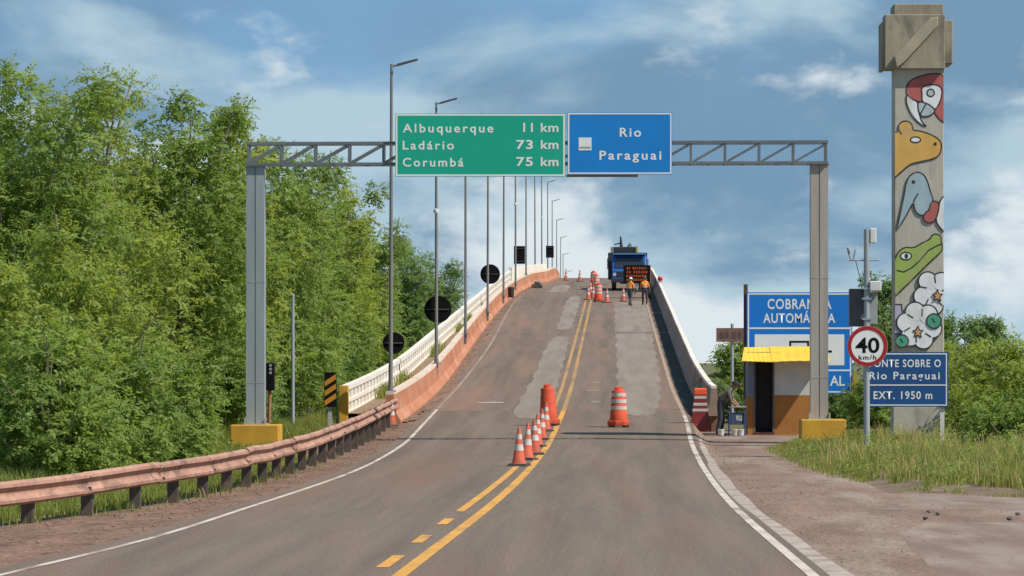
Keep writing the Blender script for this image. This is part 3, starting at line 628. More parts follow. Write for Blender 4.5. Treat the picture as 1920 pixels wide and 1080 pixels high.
def paint(P, col, conv, sm=2, name='painted_figure', closed_line=2.6, parent=None):
    """fill polygon with an outline below it"""
    P = [conv(p) for p in P]; P = smooth_poly(P, sm) if sm else P
    paint_k[0] += 1; k = paint_k[0]; y = PD - .004 - .0009 * k
    root = parent or pl
    C = clip_poly(P)
    q = MB(); q.prism([((x-VX)*ps, CH+(HY-yy)*ps) for x, yy in C], (0, y, 0), (1,0,0), (0,0,1), (0, .003+.0009*k, 0)); o = q.build(name, PM[col], root)
    if closed_line: stroke(P + [P[0]], conv=None, w=closed_line, parent=o)
    return o
def stroke(L, conv, w=2.6, parent=None):
    if conv: L = [conv(p) for p in L]
    paint_k[0] += 1; y = PD - .004 - .0009 * paint_k[0]; q = MB()
    for i in range(len(L) - 1):
        a, b = Vector(L[i]), Vector(L[i+1]); dv = b - a
        if dv.length < 1e-4: continue
        dv.normalize(); n = Vector((-dv.y, dv.x)) * w / 2; a2 = a - dv * w * .25; b2 = b + dv * w * .25
        C = clip_poly([tuple(a2+n), tuple(b2+n), tuple(b2-n), tuple(a2-n)])
        if len(C) < 3: continue
        q.add([((x-VX)*ps, y - .00002 * (i % 7), CH+(HY-yy)*ps) for x, yy in C], [tuple(range(len(C)))])
    return q.build('outline', PM['dark'], parent or pl, fix=False) if q.v else None
def oval(c, rx, ry, n=18): return [(c[0]+rx*math.cos(2*math.pi*k/n), c[1]+ry*math.sin(2*math.pi*k/n)) for k in range(n)]
h = paint([(315,545),(318,505),(345,475),(400,452),(460,438),(560,440),(560,745),(535,728),(505,705),(483,672),(470,640),(420,610),(385,605),(345,588),(318,565)], 'red', A1, name='macaw'); h['label'] = 'painted red macaw head'
paint([(405,525),(430,508),(475,503),(515,512),(530,540),(520,600),(487,660),(450,622),(408,607),(409,560)], 'white', A1, name='face', parent=h, sm=1)
paint(oval((460,553), 22, 22), 'grey', A1, sm=0, name='eye', parent=h)
paint([(318,562),(345,588),(385,607),(383,640),(395,690),(408,728),(440,757),(395,738),(350,690),(325,640),(314,600)], 'white', A1, name='beak', parent=h, sm=1)
paint([(385,606),(420,610),(455,625),(489,655),(470,682),(435,696),(400,690),(384,650)], 'grey', A1, name='lower_beak', parent=h, sm=1); stroke([(432,618),(398,682)], A1, parent=h)
c = paint([(215,785),(278,785),(266,760),(275,735),(300,720),(332,723),(352,745),(352,776),(400,780),(460,800),(505,825),(525,855),(522,900),(505,932),(460,950),(400,962),(340,975),(300,1010),(215,1085)], 'yellow', A1, name='capybara'); c['label'] = 'painted yellow capybara head'
paint(oval((370,832), 30, 17), 'white', A1, sm=0, name='eye', parent=c); paint(oval((487,857), 10, 10), 'dark', A1, sm=0, name='nostril', parent=c, closed_line=0); stroke([(278,785),(286,797)], A1, parent=c)
b_ = paint([(462,210),(500,180),(500,400),(465,365),(438,325),(450,275)], 'white', A2, name='stork_body', sm=1)
s_ = paint([(232,372),(240,330),(268,200),(283,110),(308,75),(345,62),(378,80),(397,120),(410,170),(428,215),(405,262),(378,297),(345,292),(325,262),(320,222),(288,285),(240,365)], 'blue', A2, name='stork', sm=1); s_['label'] = 'painted pale blue stork head'
stroke([(345,180),(330,200),(320,225)], A2, parent=s_); paint(oval((320,117), 10, 10), 'dark', A2, sm=0, name='eye', parent=s_, closed_line=0)
paint([(412,225),(440,217),(458,235),(452,275),(438,320),(410,337),(380,328),(370,300),(385,280),(405,265)], 'red', A2, name='pouch', sm=1, parent=s_)
g_ = paint([(205,560),(225,520),(240,488),(275,463),(320,470),(370,440),(412,420),(417,400),(445,393),(467,408),(468,440),(474,465),(470,487),(430,522),(370,580),(300,650),(205,742)], 'green', A2, name='caiman', sm=1); g_['label'] = 'painted green caiman head'
stroke([(232,588),(268,597),(310,575),(350,540),(400,482),(445,457),(474,447)], A2, parent=g_); paint(oval((280,512), 29, 20), 'white', A2, sm=0, name='eye', parent=g_); paint(oval((282,512), 10, 14), 'dark', A2, sm=0, name='pupil', parent=g_, closed_line=0)
paint([(205,770),(255,770),(262,830),(255,925),(205,925)], 'lav', A2, name='lavender_patch', sm=0)
def scallop(c, r, n, amp, ph=0, sx=1, sy=1):
    out = []
    for k in range(90):
        a = 2*math.pi*k/90; rr = r * (1 + amp * abs(math.sin(n*(a+ph)/2))) ; out.append((c[0]+rr*sx*math.cos(a), c[1]+rr*sy*math.sin(a)))
    return out
def flower(c, r, pr, n, ph, label, sy=1.1):
    pts = [(c[0] + r*math.cos(2*math.pi*k/n + ph), c[1] + r*sy*math.sin(2*math.pi*k/n + ph)) for k in range(n)]
    f = None
    for p in pts:
        o = paint(oval(p, pr+4, pr+4, 24), 'dark', A2, sm=0, name='flower' if f is None else 'petal_outline', closed_line=0, parent=f)
        if f is None: f = o; f['label'] = label
    paint(oval(c, r, r*sy, 24), 'white', A2, sm=0, name='petal', closed_line=0, parent=f)
    for p in pts: paint(oval(p, pr-4, pr-4, 24), 'white', A2, sm=0, name='petal', closed_line=0, parent=f)
    for k in range(n):
        a = 2*math.pi*(k+.5)/n + ph; e = (c[0] + r*1.18*math.cos(a), c[1] + r*1.18*sy*math.sin(a)); m_ = (c[0] + r*.72*math.cos(a+.12), c[1] + r*.72*sy*math.sin(a+.12)); stroke([e, m_], A2, parent=f, w=2.4)
    return f
f1 = flower((430,705), 62, 50, 5, .35, 'upper painted white flower', 1.15)
f2 = flower((350,882), 70, 52, 6, .2, 'lower painted white flower', 1.1)
def star(c, s): return [(c[0]+s*x, c[1]+s*y) for x, y in ((0,-1.35),(.35,-.35),(1.1,-.3),(.5,.3),(.75,1.25),(0,.75),(-.8,1.05),(-.45,.25),(-1.1,-.25),(-.35,-.4))]
paint(star((447,722), 24), 'orange', A2, sm=0, name='flower_heart', parent=f1, closed_line=2); paint(star((343,915), 24), 'orange', A2, sm=0, name='flower_heart', parent=f2, closed_line=2)
for cc, r in (((428,858), 39), ((258,965), 34)):
    lf = paint(oval(cc, r, r), 'leaf', A2, sm=0, name='painted_leaf'); stroke([(cc[0]-8,cc[1]-12),(cc[0]+4,cc[1]+8)], A2, parent=lf)

# ------------------------------------------------------------------ lamp posts and signs seen from behind
m_lamp = mat('lamp_post_steel', (.24,.235,.23), (.19,.185,.18), scale=1.5, rough=.55, metal=.2, stretch=(3,3,.3))
m_led = mat('led_head', (.05,.055,.06), (.04,.042,.048), rough=.5)
LD = [103.2 + i * 26.1 for i in range(15)]
ORD = ['first', 'second', 'third', 'fourth', 'fifth', 'sixth', 'seventh', 'eighth', 'ninth', 'tenth', 'eleventh', 'twelfth', 'thirteenth', 'fourteenth', 'fifteenth']
HL = 9.05
def make_lamp(d):
    q = MB(); q.tube([(0,0,-.4),(0,0,3),(0,0,HL)], [.062,.055,.038], 10)
    t = thing('street_lamp', (0,0,0), 'x', 'street lamp', 'street lamps along the left side of the bridge'); q.build('pole', m_lamp, t, smooth=True)
    q = MB(); q.box(-.15,.15,-.11,.11,.0,.03); q.tube([(0,0,.0),(0,0,.16)],.08,10); q.build('base_plate', m_lamp, t)
    q = MB(); q.tube([(0,0,HL-.06),(.22,0,HL-.01)], .03, 8); q.build('arm', m_lamp, t)
    q = MB(); q.add([(.14,-.12,HL-.06),(.72,-.15,HL+.11),(.72,.15,HL+.11),(.14,.12,HL-.06),(.16,-.07,HL+.01),(.72,-.13,HL+.15),(.72,.13,HL+.15),(.16,.07,HL+.01)],
          [(0,3,2,1),(4,5,6,7),(0,1,5,4),(1,2,6,5),(2,3,7,6),(3,0,4,7)]); q.build('lamp_head', m_led, t)
    return t
lamp0 = make_lamp(0); lamps = []
for i, d in enumerate(LD):
    t = lamp0 if i == 0 else copy_tree(lamp0)
    xx = (-6.2 if d < 262 else -6.1) + (.02 * math.sin(i * 2.3)); t.location = (xx, d, zr(d) + (.86 if d < 262 else .3)); t.rotation_euler = (0, R(rnd.uniform(-.25,.25)), R(rnd.uniform(-3,3)))
    t['label'] = '%s street lamp counted from the guardrail, on the left barrier' % ORD[i]; lamps.append(t)
for i, y in ((1, 396), (5, 383), (8, 408)):
    d = LD[i]; p = px(VX + lamps[i].location.x * FPX / d, y, d - .1); q = MB(); q.lathe([(.0,-.10),(.08,-.07),(.1,0),(.09,.06),(.0,.09)], 12, (0,0,0), cap=False); q.box(-.03,.03,.02,.12,-.03,.03)
    o = q.build('dome_camera', MATS['housing_white'], smooth=True); o.location = (lamps[i].location.x, d - .17, p.z); tag(o, 'small white dome camera on the %s street lamp' % ORD[i], 'camera')
def back_sign(i, cx, cy, w, h, label, rnd_=True):
    d = LD[i] + .14; c = px(cx, cy, d); t = thing('road_sign_back', (c.x, d, c.z), label, 'sign', 'road signs seen from behind')
    q = MB(); 
    if rnd_: disc(q, c, w/2, d, d+.02)
    else: q.box(c.x-w/2, c.x+w/2, d, d+.02, c.z-h/2, c.z+h/2)
    q.build('plate', m_black, t)
    q = MB()
    for z in ((0,) if rnd_ else (-h*.36, h*.36)): q.box(c.x-w*.42, c.x+w*.42, d-.03, d-.002, c.z+z-.015, c.z+z+.015)
    q.build('bracket', mat('bracket_grey', (.10,.10,.10), (.08,.08,.08)), t)
back_sign(0, 738, 643, .60, 0, 'small black back of a round sign on the first lamp post'); back_sign(1, 821, 580, .94, 0, 'large black back of a round sign on the second lamp post')
back_sign(3, 919, 514, .96, 0, 'black back of a round sign on the fourth lamp post, high against sky')
back_sign(5, 974, 478, .70, 1.12, 'larger black rectangular sign back on the sixth lamp post', False); back_sign(8, 1031, 472, .66, 1.0, 'smaller black rectangular sign back near the crest', False)

# ------------------------------------------------------------------ small roadside things on the left
a = px(549, 555, 100); q = MB(); q.tube([(a.x, 100, -.2), (a.x, 100, a.z)], [.055, .045], 10); q.lathe([(.05,0),(.05,.03),(.02,.05)], 10, (a.x,100,a.z)); tag(q.build('bare_pole', m_galv, smooth=True), 'thin bare galvanised pole standing in front of the trees', 'pole')
# hazard marker
HD = 101.0
g = board('hazard_marker', 'narrow marker board with slanted orange and black stripes beside balustrade', 608, 631, 698, 763, HD, m_black, 0)
m_or = mat('marker_orange', (.62,.26,.02), (.55,.22,.02), rough=.5)
for k in range(4):
    y = 700 + k * 18 - 4; P = [(609, y + 19), (630, y + 5), (630, y + 15), (609, y + 29)]
    P = [(x, min(max(yy, 699), 762)) for x, yy in P]; hs = HD / FPX
    if len(set(P)) < 4: continue
    q = MB(); q.prism([((x-VX)*hs, CH+(HY-yy)*hs) for x, yy in P], (0, HD-.005, 0), (1,0,0), (0,0,1), (0,.007,0)); q.build('stripe', m_or, g)
q = MB(); a = px(618, 763, HD); q.box(a.x-.05, a.x+.05, HD+.042, HD+.1, -.1, a.z+.9); q.build('post', mat('grey_post', (.45,.46,.45), (.36,.37,.36), scale=3), g)
# traffic light
LDp = 91.0; a = px(507, 705, LDp)
t = thing('traffic_light', (a.x, LDp, 0), 'small black traffic light on rusty orange post by gantry column', 'traffic light')
q = MB(); p0, p1 = px(499, 732, LDp), px(515, 680, LDp); q.box(p0.x, p1.x, LDp-.1, LDp+.1, p0.z, p1.z); hd = q.build('housing', m_black, t, bevel=.03)
for y in (685, 692, 699):
    c = px(508, y, LDp); q = MB(); disc(q, c, .035, LDp-.108, LDp-.101, 14); q.build('lens', mat('lens_grey', (.38,.39,.38), (.3,.3,.3), rough=.3), hd)
q = MB(); q.tube([px(503, 800, LDp) - Vector((0,0,.4)), px(506, 732, LDp)], .045, 8); q.build('post', mat('rust_orange', (.36,.17,.09), (.28,.13,.07), scale=4), t)

# ------------------------------------------------------------------ cones and channelising drums
m_cone = mat('cone_orange', (.58,.10,.05), (.44,.08,.045), scale=6, rough=.75, coord='OBJ', c3=(.24,.10,.07), scale3=5, lo3=.52, hi3=.72, rand=.18)
m_refl = mat('reflective_white', (.70,.66,.62), (.52,.47,.43), scale=6, rough=.5, coord='OBJ')
m_rub = mat('black_rubber', (.03,.027,.026), (.05,.04,.035), scale=5, coord='OBJ')
def make_cone():
    t = thing('traffic_cone', (0,0,0), 'x', 'traffic cone', 'orange traffic cones on the road')
    q = MB(); q.add([(-.2,-.2,0),(.2,-.2,0),(.2,.2,0),(-.2,.2,0),(-.17,-.17,.045),(.17,-.17,.045),(.17,.17,.045),(-.17,.17,.045)],[(0,3,2,1),(4,5,6,7),(0,1,5,4),(1,2,6,5),(2,3,7,6),(3,0,4,7)]); q.build('base', m_rub, t)
    rr = lambda z: .135 + (.028 - .135) * z / .74
    q = MB(); q.lathe([(.15,.046),(.14,.06),(rr(.05),.075),(rr(.74),.74),(.018,.755)], 18); bd = q.build('body', m_cone, t, smooth=True)
    for za, zb_ in ((.30,.42),(.52,.62)):
        q = MB(); q.lathe([(rr(za)-.004,za),(rr(za)+.004,za),(rr(zb_)+.004,zb_),(rr(zb_)-.004,zb_)], 18, cap=False); q.build('band', m_refl, bd, smooth=True)
    return t
cone0 = make_cone(); used = [False]
def cone(x, d, label, rz=0, s=1.0, tilt=(0, 0)):
    t = copy_tree(cone0) if used[0] else cone0; used[0] = True
    sl = math.atan(zr(d+.3) - zr(d-.3)) ; t.location = (x, d, zr(d) + .008); t.rotation_euler = (tilt[0] + sl*.6, tilt[1], R(rz)); t.scale = (s, s, s); t['label'] = label; return t
row = [(973,872),(988,862),(1003,854),(1007,842),(1015,833),(1023,824),(1031,816)]
words = ['nearest cone of the row on the yellow centre line', 'second cone of the row on the yellow line', 'third cone of the row on the yellow line', 'fourth cone of the row on the yellow line', 'fifth cone of the row on the yellow line', 'sixth cone of the row on the yellow line', 'last cone of the row, right before the plain orange drum']
for (x, y), w_ in zip(row, words):
    d = FPX * 2 / (y - HY); cone((x - VX) * d / FPX, d, w_, rnd.uniform(-20, 20), 1.0, (rnd.uniform(-.03,.03), rnd.uniform(-.03,.03)))
cone(px(738,0,101.5).x, 100.5, 'dusty orange cone standing at the end of the left barrier', 12, .98)
far = [(1103,563,'leftmost far cone on the yellow lines below the crest'),(1112,560,'far cone left of the striped drum below the crest'),(1138,568,'far cone right of the striped drum below the crest'),(1169,566,'far cone in front of the worker nearest the truck'),
       (1107,552,'far cone behind the striped drum, left of it'),(1117,536,'small far cone near the crest beside the drums'),(1087,528,'tiny lone cone on the crest in the left lane'),(1061,526,'tiny cone at the crest by the left barrier')]
def solve_d(y, a=110, b=306):
    for _ in range(60):
        m = (a + b) / 2
        if HY - FPX * (zr(m) - CH) / m > y: a = m
        else: b = m
    return (a + b) / 2
for x, y, w_ in far:
    d = solve_d(y); cone((x - VX) * d / FPX, d, w_, rnd.uniform(-30, 30), 1.15)
m_drum = mat('drum_orange', (.66,.085,.03), (.52,.07,.03), scale=4, rough=.75, coord='OBJ', c3=(.30,.09,.06), scale3=3, lo3=.55, hi3=.75, rand=.15)
m_drum2 = mat('drum_shade_red', (.22,.022,.02), (.17,.018,.017), scale=4, rough=.5, coord='OBJ')  # barricade red, darkened so the body looks shaded
def make_drum(striped, m, label):
    t = thing('traffic_drum', (0,0,0), label, 'traffic drum', 'orange channelising drums')
    q = MB(); q.lathe([(.26,.14),(.265,.20),(.24,.28),(.24,.42),(.225,.44),(.225,.60),(.215,.62),(.215,.78),(.20,.80),(.20,.96),(.185,.99),(.12,1.0),(.11,1.05),(0.0,1.06)], 24, cap=False); b = q.build('body', m, t, smooth=True)
    q = MB(); n = 8; P = []
    for k in range(n): a = 2*math.pi*(k+.5)/n; P.append((.335*math.cos(a), .30*math.sin(a)))
    q.prism(P, (0,0,.03), (1,0,0), (0,1,0), (0,0,.14)); q.build('base', m, t, bevel=.03)
    q = MB()
    for sx in (-1, 1):
        for sy in (-1, 1): q.box(sx*.2-.06, sx*.2+.06, sy*.17-.05, sy*.17+.05, 0, .035)
    q.build('foot', m_rub, t)
    q = MB(); q.box(-.10,.10,-.02,.02,1.02,1.10); q.build('handle', m, t, bevel=.015)
    if striped:
        for za, zb_, r in ((.47,.57,.226),(.65,.75,.216),(.83,.93,.201)):
            q = MB(); q.lathe([(r-.004,za),(r+.004,za),(r+.004,zb_),(r-.004,zb_)], 24, cap=False); q.build('band', m_refl, b, smooth=True)
    return t
drA = make_drum(False, m_drum, 'plain orange drum at the far end of the cone row'); drA.location = ((1029-VX)*101/FPX, 101, zr(101)+.008); drA.scale = (.95,.95,1.02); drA.rotation_euler = (0, R(-2), R(20))
drB = make_drum(True, m_drum, 'orange and white striped drum standing alone in the right lane'); drB.location = ((1160-VX)*100/FPX, 100, zr(100)+.008); drB.rotation_euler = (0,0,R(8)); drB.scale = (.95,.95,.98)
for i, (x, y, w_) in enumerate(((1122,566,'striped drum in the middle of the far cone cluster below the crest'),(1118,546,'striped drum behind the far cone cluster, close to the crest'),(1113,538,'orange drum farthest up on the crest beside the truck'))):
    t = copy_tree(drB); d = solve_d(y); t.location = ((x-VX)*d/FPX, d, zr(d)+.008); t.rotation_euler = (0,0,R(40*i)); t['label'] = w_; t.scale = (1,1,1.05)
# tapered striped barricade beside the bent worker
BDp = 103.0; bx = (1313-VX)*BDp/FPX; bz = apron_z(bx, BDp) + .006
t = thing('traffic_drum', (bx, BDp, bz), 'shade-darkened red tapered barricade with pale stripes beside the bent man', 'traffic drum', 'orange channelising drums')
def tap(z): return .29 - .13 * min(z, .95) / .95 if z > .2 else .30
def ring(z, g=0): r = tap(z) + g; return [(bx-r, BDp-r*.75, bz+z), (bx+r, BDp-r*.75, bz+z), (bx+r, BDp+r*.75, bz+z), (bx-r, BDp+r*.75, bz+z)]
q = MB(); q.sweep([ring(z) for z in (0.0, .19, .205, .5, .8, 1.0)]); b = q.build('body', m_drum2, t, bevel=.02)
q = MB(); q.sweep([[(bx+sx*r, BDp+sy*r*.7, bz+z) for sx, sy in ((-1,-1),(1,-1),(1,1),(-1,1))] for r, z in ((.15,1.005),(.17,1.03),(.17,1.18),(.14,1.2))]); q.build('cap', mat('cap_orange', (.9,.12,.04), (.8,.1,.035), rough=.5), t, bevel=.02)
for z in (.56, .72, .91):
    q = MB(); q.sweep([ring(z, .005), ring(z+.075, .005)]); q.build('band', mat('band_dull', (.55,.50,.47), (.45,.40,.37), scale=4), b)

# ------------------------------------------------------------------ people
def skin_body(name, J, E, mats, region, parent, head_label=None):
    """J: joint -> (pos, radius); E: bone list; one continuous skinned body"""
    keys = list(J); me = bpy.data.meshes.new(name); off = chain_loc(parent)
    me.from_pydata([tuple(Vector(J[k][0])) for k in keys], [(keys.index(a), keys.index(b)) for a, b in E], [])
    ob = bpy.data.objects.new(name, me); COL.objects.link(ob)
    ob.modifiers.new('skin', 'SKIN'); sv = me.skin_vertices[0].data
    for i, k in enumerate(keys):
        r = J[k][1]; sv[i].radius = (r, r) if not hasattr(r, '__len__') else r; sv[i].use_root = (k == 'pelvis')
    sb = ob.modifiers.new('sub', 'SUBSURF'); sb.levels = 2; sb.render_levels = 2
    bpy.context.view_layer.update(); m2 = bpy.data.meshes.new_from_object(ob.evaluated_get(bpy.context.evaluated_depsgraph_get()))
    bpy.data.objects.remove(ob); m2.name = name; m2.materials.clear()
    for m in mats: m2.materials.append(m)
    segs = [(Vector(J[a][0]), Vector(J[b][0]), region(a, b)) for a, b in E]
    for p in m2.polygons:
        c = p.center; best = (1e9, 0)
        for a, b, rg in segs:
            ab = b - a; t_ = min(max((c - a).dot(ab) / max(ab.length_squared, 1e-9), 0), 1); dd = (c - a - ab * t_).length
            if dd < best[0]: best = (dd, rg)
        p.material_index = best[1]; p.use_smooth = True
    o = link(name, m2, parent); return o
def fingers(J, E, side, wrist, palm, fwd, across, thumb_dir):
    wrist, palm, fwd, across = Vector(wrist), Vector(palm), Vector(fwd).normalized(), Vector(across).normalized()
    for i, (o_, ln) in enumerate(((-.032,.058),(-.011,.07),(.011,.066),(.031,.052))):
        a = palm + across * o_ + fwd * .03; b = a + fwd * ln * .55 - Vector((0,0,.008)); c = b + fwd * ln * .35 - Vector((0,0,.022))
        for k_, p in (('a', a), ('b', b), ('c', c)): J['%sf%d%s' % (side, i, k_)] = (p, .0095 if k_ != 'c' else .0075)
        E += [(side+'palm', '%sf%da' % (side, i)), ('%sf%da' % (side, i), '%sf%db' % (side, i)), ('%sf%db' % (side, i), '%sf%dc' % (side, i))]
    td = Vector(thumb_dir).normalized(); a = wrist + (palm - wrist) * .4 + td * .03; b = a + td * .022 + fwd * .03
    J[side+'t0'] = (a, .011); J[side+'t1'] = (b, .009); E += [(side+'palm', side+'t0'), (side+'t0', side+'t1')]
m_skin = mat('skin_brown', (.30,.16,.10), (.25,.13,.08), scale=8, rough=.6, coord='OBJ')
m_hair = mat('hair_black', (.012,.010,.010), (.02,.017,.015), scale=20, coord='OBJ')
m_shoe = mat('shoe_dark', (.03,.027,.025), (.05,.045,.04), coord='OBJ')
def standard_body(name, parent, Jin, mats, facing):
    """Jin: dictionary of main joints; adds hands, feet, face"""
    J = dict(Jin); E = [('pelvis','waist'),('waist','chest'),('chest','neck'),('neck','head'),('head','crown')]
    for s in 'LR': E += [('chest',s+'sh'),(s+'sh',s+'el'),(s+'el',s+'wr'),(s+'wr',s+'palm'),('pelvis',s+'hip'),(s+'hip',s+'kn'),(s+'kn',s+'an'),(s+'an',s+'toe')]
    f = Vector(facing).normalized(); right = f.cross(Vector((0,0,1))).normalized()
    for s in 'LR':
        w, e = Vector(J[s+'wr'][0]), Vector(J[s+'el'][0]); fd = (w - e).normalized(); p = w + fd * .07; J[s+'palm'] = (p, (.040,.022))
        ac = right if abs(fd.dot(right)) < .8 else f
        fingers(J, E, s, w, p, fd, ac, (f if abs(fd.dot(f)) < .8 else right*(-1 if s == 'R' else 1)))
        an = Vector(J[s+'an'][0]); kn = Vector(J[s+'kn'][0])
        if s+'toe' not in J: J[s+'toe'] = (an + f * .17 + Vector((0,0,-.035)), (.045,.03))
    hd = Vector(J['head'][0]); cr = Vector(J['crown'][0]); up = (cr - hd).normalized(); hf = (f - up * f.dot(up)).normalized(); hr = hf.cross(up)
    J['nose'] = (hd + hf * .105 + up*.01, .014); E.append(('head','nose'))
    for s, k in (('L',-1),('R',1)): J[s+'ear'] = (hd + hr * k * .085 + up*.015, .016); E.append(('head', s+'ear'))
    def region(a, b):
        n = a + '|' + b
        if 'toe' in n: return 3
        if any(x in n for x in ('hip','kn','an')) and 'crown' not in n and 'neck' not in n: return 2
        if any(x in n for x in ('head','crown','nose','ear','palm','f0','f1','f2','f3','t0','t1','wr')): return 0
        if 'pelvis' in n: return 2
        return 1
    o = skin_body('body', J, E, mats, region, parent)
    q = MB(); off = chain_loc(parent)
    for k in (-1, 1):
        c = hd + hf * .083 + hr * .032 * k + up * .03 + off; q.lathe([(.0,-.011),(.010,-.005),(.010,.005),(.0,.011)], 8, c, cap=False)
    q.build('eyes', m_hair, parent); q = MB(); c = hd + hf * .082 - up * .042 + off; q.bar(c - hr*.022, c + hr*.022, .014, .008); q.build('mouth', mat('lip', (.2,.07,.06), (.17,.06,.05)), parent)
    return o, hd, up, hf, hr
def hat(parent, hd, up, hf, hr, m, name, brim=0.0, r=.112, low=.03):
    q = MB(); off = chain_loc(parent); rings = []
    for z, k in ((low,1.0),(.06,1.0),(.10,.88),(.13,.62),(.148,.28)):
        rings.append([hd + off + up*z + (hr*math.cos(a)*.92 + hf*math.sin(a)*1.08)*r*k - hf*.008 for a in [2*math.pi*i/16 for i in range(16)]])
    if brim: rings.insert(0, [hd + off + up*(low+.002) + (hr*math.cos(a)*.95 + hf*math.sin(a)*1.15)*(r+brim) for a in [2*math.pi*i/16 for i in range(16)]])
    q.sweep(rings); return q.build(name, m, parent, smooth=True)
# worker bending over a small blue cart, facing right
WD = 102.6; wx = (1352-VX)*WD/FPX
pm = thing('person', (wx, WD, -.01), 'person in grey shirt and dark trousers bending over a blue table', 'person')
shirt = mat('shirt_grey', (.13,.108,.09), (.10,.084,.07), scale=5, coord='OBJ'); trous = mat('trousers_navy', (.035,.04,.06), (.025,.03,.045), scale=5, coord='OBJ')
J = {'pelvis': ((-.02,0,.86), .15), 'waist': ((.02,0,.98), .15), 'chest': ((.17,0,1.19), .172), 'neck': ((.31,0,1.325), .06), 'head': ((.40,0,1.37), .088), 'crown': ((.43,0,1.47), .075),
     'Lsh': ((.20,.17,1.22), .075), 'Lel': ((.33,.20,.99), .05), 'Lwr': ((.46,.14,.86), .034), 'Rsh': ((.20,-.17,1.20), .075), 'Rel': ((.27,-.21,.94), .052), 'Rwr': ((.42,-.16,.83), .034),
     'Lhip': ((-.01,.09,.80), .10), 'Lkn': ((.05,.12,.46), .075), 'Lan': ((.0,.13,.08), .05), 'Rhip': ((-.02,-.09,.80), .10), 'Rkn': ((-.02,-.12,.46), .075), 'Ran': ((-.12,-.13,.08), .05)}
bd, hd, up, hf, hr = standard_body('body', pm, J, [m_skin, shirt, trous, m_shoe], (1, -.15, -.35))
hat(pm, hd, up, hf, hr, mat('cap_black', (.015,.014,.014), (.022,.02,.02)), 'cap', .02)
# blue work table and paint pots
tb = thing('work_table', ((1384-VX)*WD/FPX, WD, 0), 'small blue folding work table in front of the bent man', 'table'); tx = tb.location.x
m_tblue = mat('table_blue', (.05,.09,.20), (.035,.06,.14), scale=3, c3=(.25,.28,.33), scale3=4, lo3=.6, hi3=.75)
q = MB(); q.box(tx-.28, tx+.22, WD-.2, WD+.22, .76, .80); q.build('top', mat('table_top_grey', (.30,.31,.33), (.24,.25,.27)), tb, bevel=.01)
for sx in (-.26, .20):
    for sy in (-.17, .19): q = MB(); q.bar((tx+sx, WD+sy, -.01), (tx+sx*.9, WD+sy*.9, .76), .035, .035); q.build('leg', m_tblue, tb)
q = MB(); q.box(tx-.23, tx+.17, WD-.14, WD+.16, .30, .62); q.build('drawer', m_tblue, tb, bevel=.015)
q = MB(); q.box(tx-.06, tx+.10, WD-.148, WD-.141, .40, .55); q.build('drawer_label', mat('drawer_label', (.42,.45,.36), (.1,.14,.2), scale=14, lo=.45, hi=.55), tb)
for i, (dx, dy, z_, w_) in enumerate(((-.10,-.35,0,'white paint pot on the ground under the blue table, left one'), (.06,-.36,0,'white paint pot on the ground under the blue table, right one'), (-.48,-.3,0,'white paint pot on the ground between man and barricade'))):
    q = MB(); q.lathe([(.07,0),(.085,.01),(.09,.14),(.095,.15),(.095,.17),(.07,.175)], 16, (0,0,0)); o = q.build('paint_pot', mat('pot_white', (.68,.66,.6), (.58,.56,.5), rough=.5), smooth=True); o.location = (tx+dx, WD+dy, .0); tag(o, w_, 'paint pot', 'paint pots by the work table')
# two workers on the ramp
m_vest = mat('vest_orange', (.80,.27,.03), (.70,.22,.025), scale=5, coord='OBJ'); m_den = mat('trousers_dark', (.045,.05,.065), (.035,.038,.05), coord='OBJ')
m_refs = mat('vest_reflective', (.75,.72,.5), (.65,.62,.45), rough=.5)
def worker(x, y, label, stride, helm, lean, face):
    d = solve_d(y); t = thing('person', ((x-VX)*d/FPX, d, zr(d)+.0), label, 'person')
    L = lean; J = {'pelvis': ((0,0,.86), .13), 'waist': ((0+.2*L,0,1.0), .13), 'chest': ((.55*L,0,1.26), .15), 'neck': ((.85*L,0,1.44), .055), 'head': ((1.1*L,0,1.54), .088), 'crown': ((1.2*L,0,1.65), .075),
     'Lsh': ((.55*L-.0,.18,1.30), .072), 'Lel': ((.5*L+.06,.25,1.04), .05), 'Lwr': ((.6*L+.24,.18,.93), .033), 'Rsh': ((.55*L,-.18,1.30), .072), 'Rel': ((.5*L-.04,-.26,1.04), .05), 'Rwr': ((.6*L+.14,-.22,.86), .033),
     'Lhip': ((0,.09,.82), .10), 'Lkn': ((stride*.55,.10,.46), .075), 'Lan': ((stride*.8,.10,.08), .05), 'Rhip': ((0,-.09,.82), .10), 'Rkn': ((-stride*.2,-.10,.47), .075), 'Ran': ((-stride*.8,-.10,.10), .05)}
    ca, sa = math.cos(face), math.sin(face)
    J = {k: ((p[0]*ca - p[1]*sa, p[0]*sa + p[1]*ca, p[2]), r) for k, (p, r) in J.items()}
    b, hd, up, hf, hr = standard_body('body', t, J, [m_skin, m_vest, m_den, m_shoe], (ca, sa, 0))
    hat(t, hd, up, hf, hr, helm, 'helmet', .025)
    w_, c_ = Vector(J['waist'][0]), Vector(J['chest'][0]); off = chain_loc(t)
    q = MB()
    for f_ in (.25, .7):
        p = w_.lerp(c_, f_) + off; q.tube([p - Vector((0,0,.022)), p + Vector((0,0,.022))], .158, 16, cap=False)
    q.build('reflective_band', m_refs, t)
    return t
worker(1181, 574, 'worker in orange vest striding with white helmet, nearer the cones', .36, mat('helmet_white', (.75,.75,.73), (.65,.65,.63), rough=.4), .10, R(60))
worker(1209, 572, 'worker in orange vest standing next to the right barrier', .10, mat('helmet_dark', (.12,.05,.04), (.1,.04,.03), rough=.4), .04, R(100))

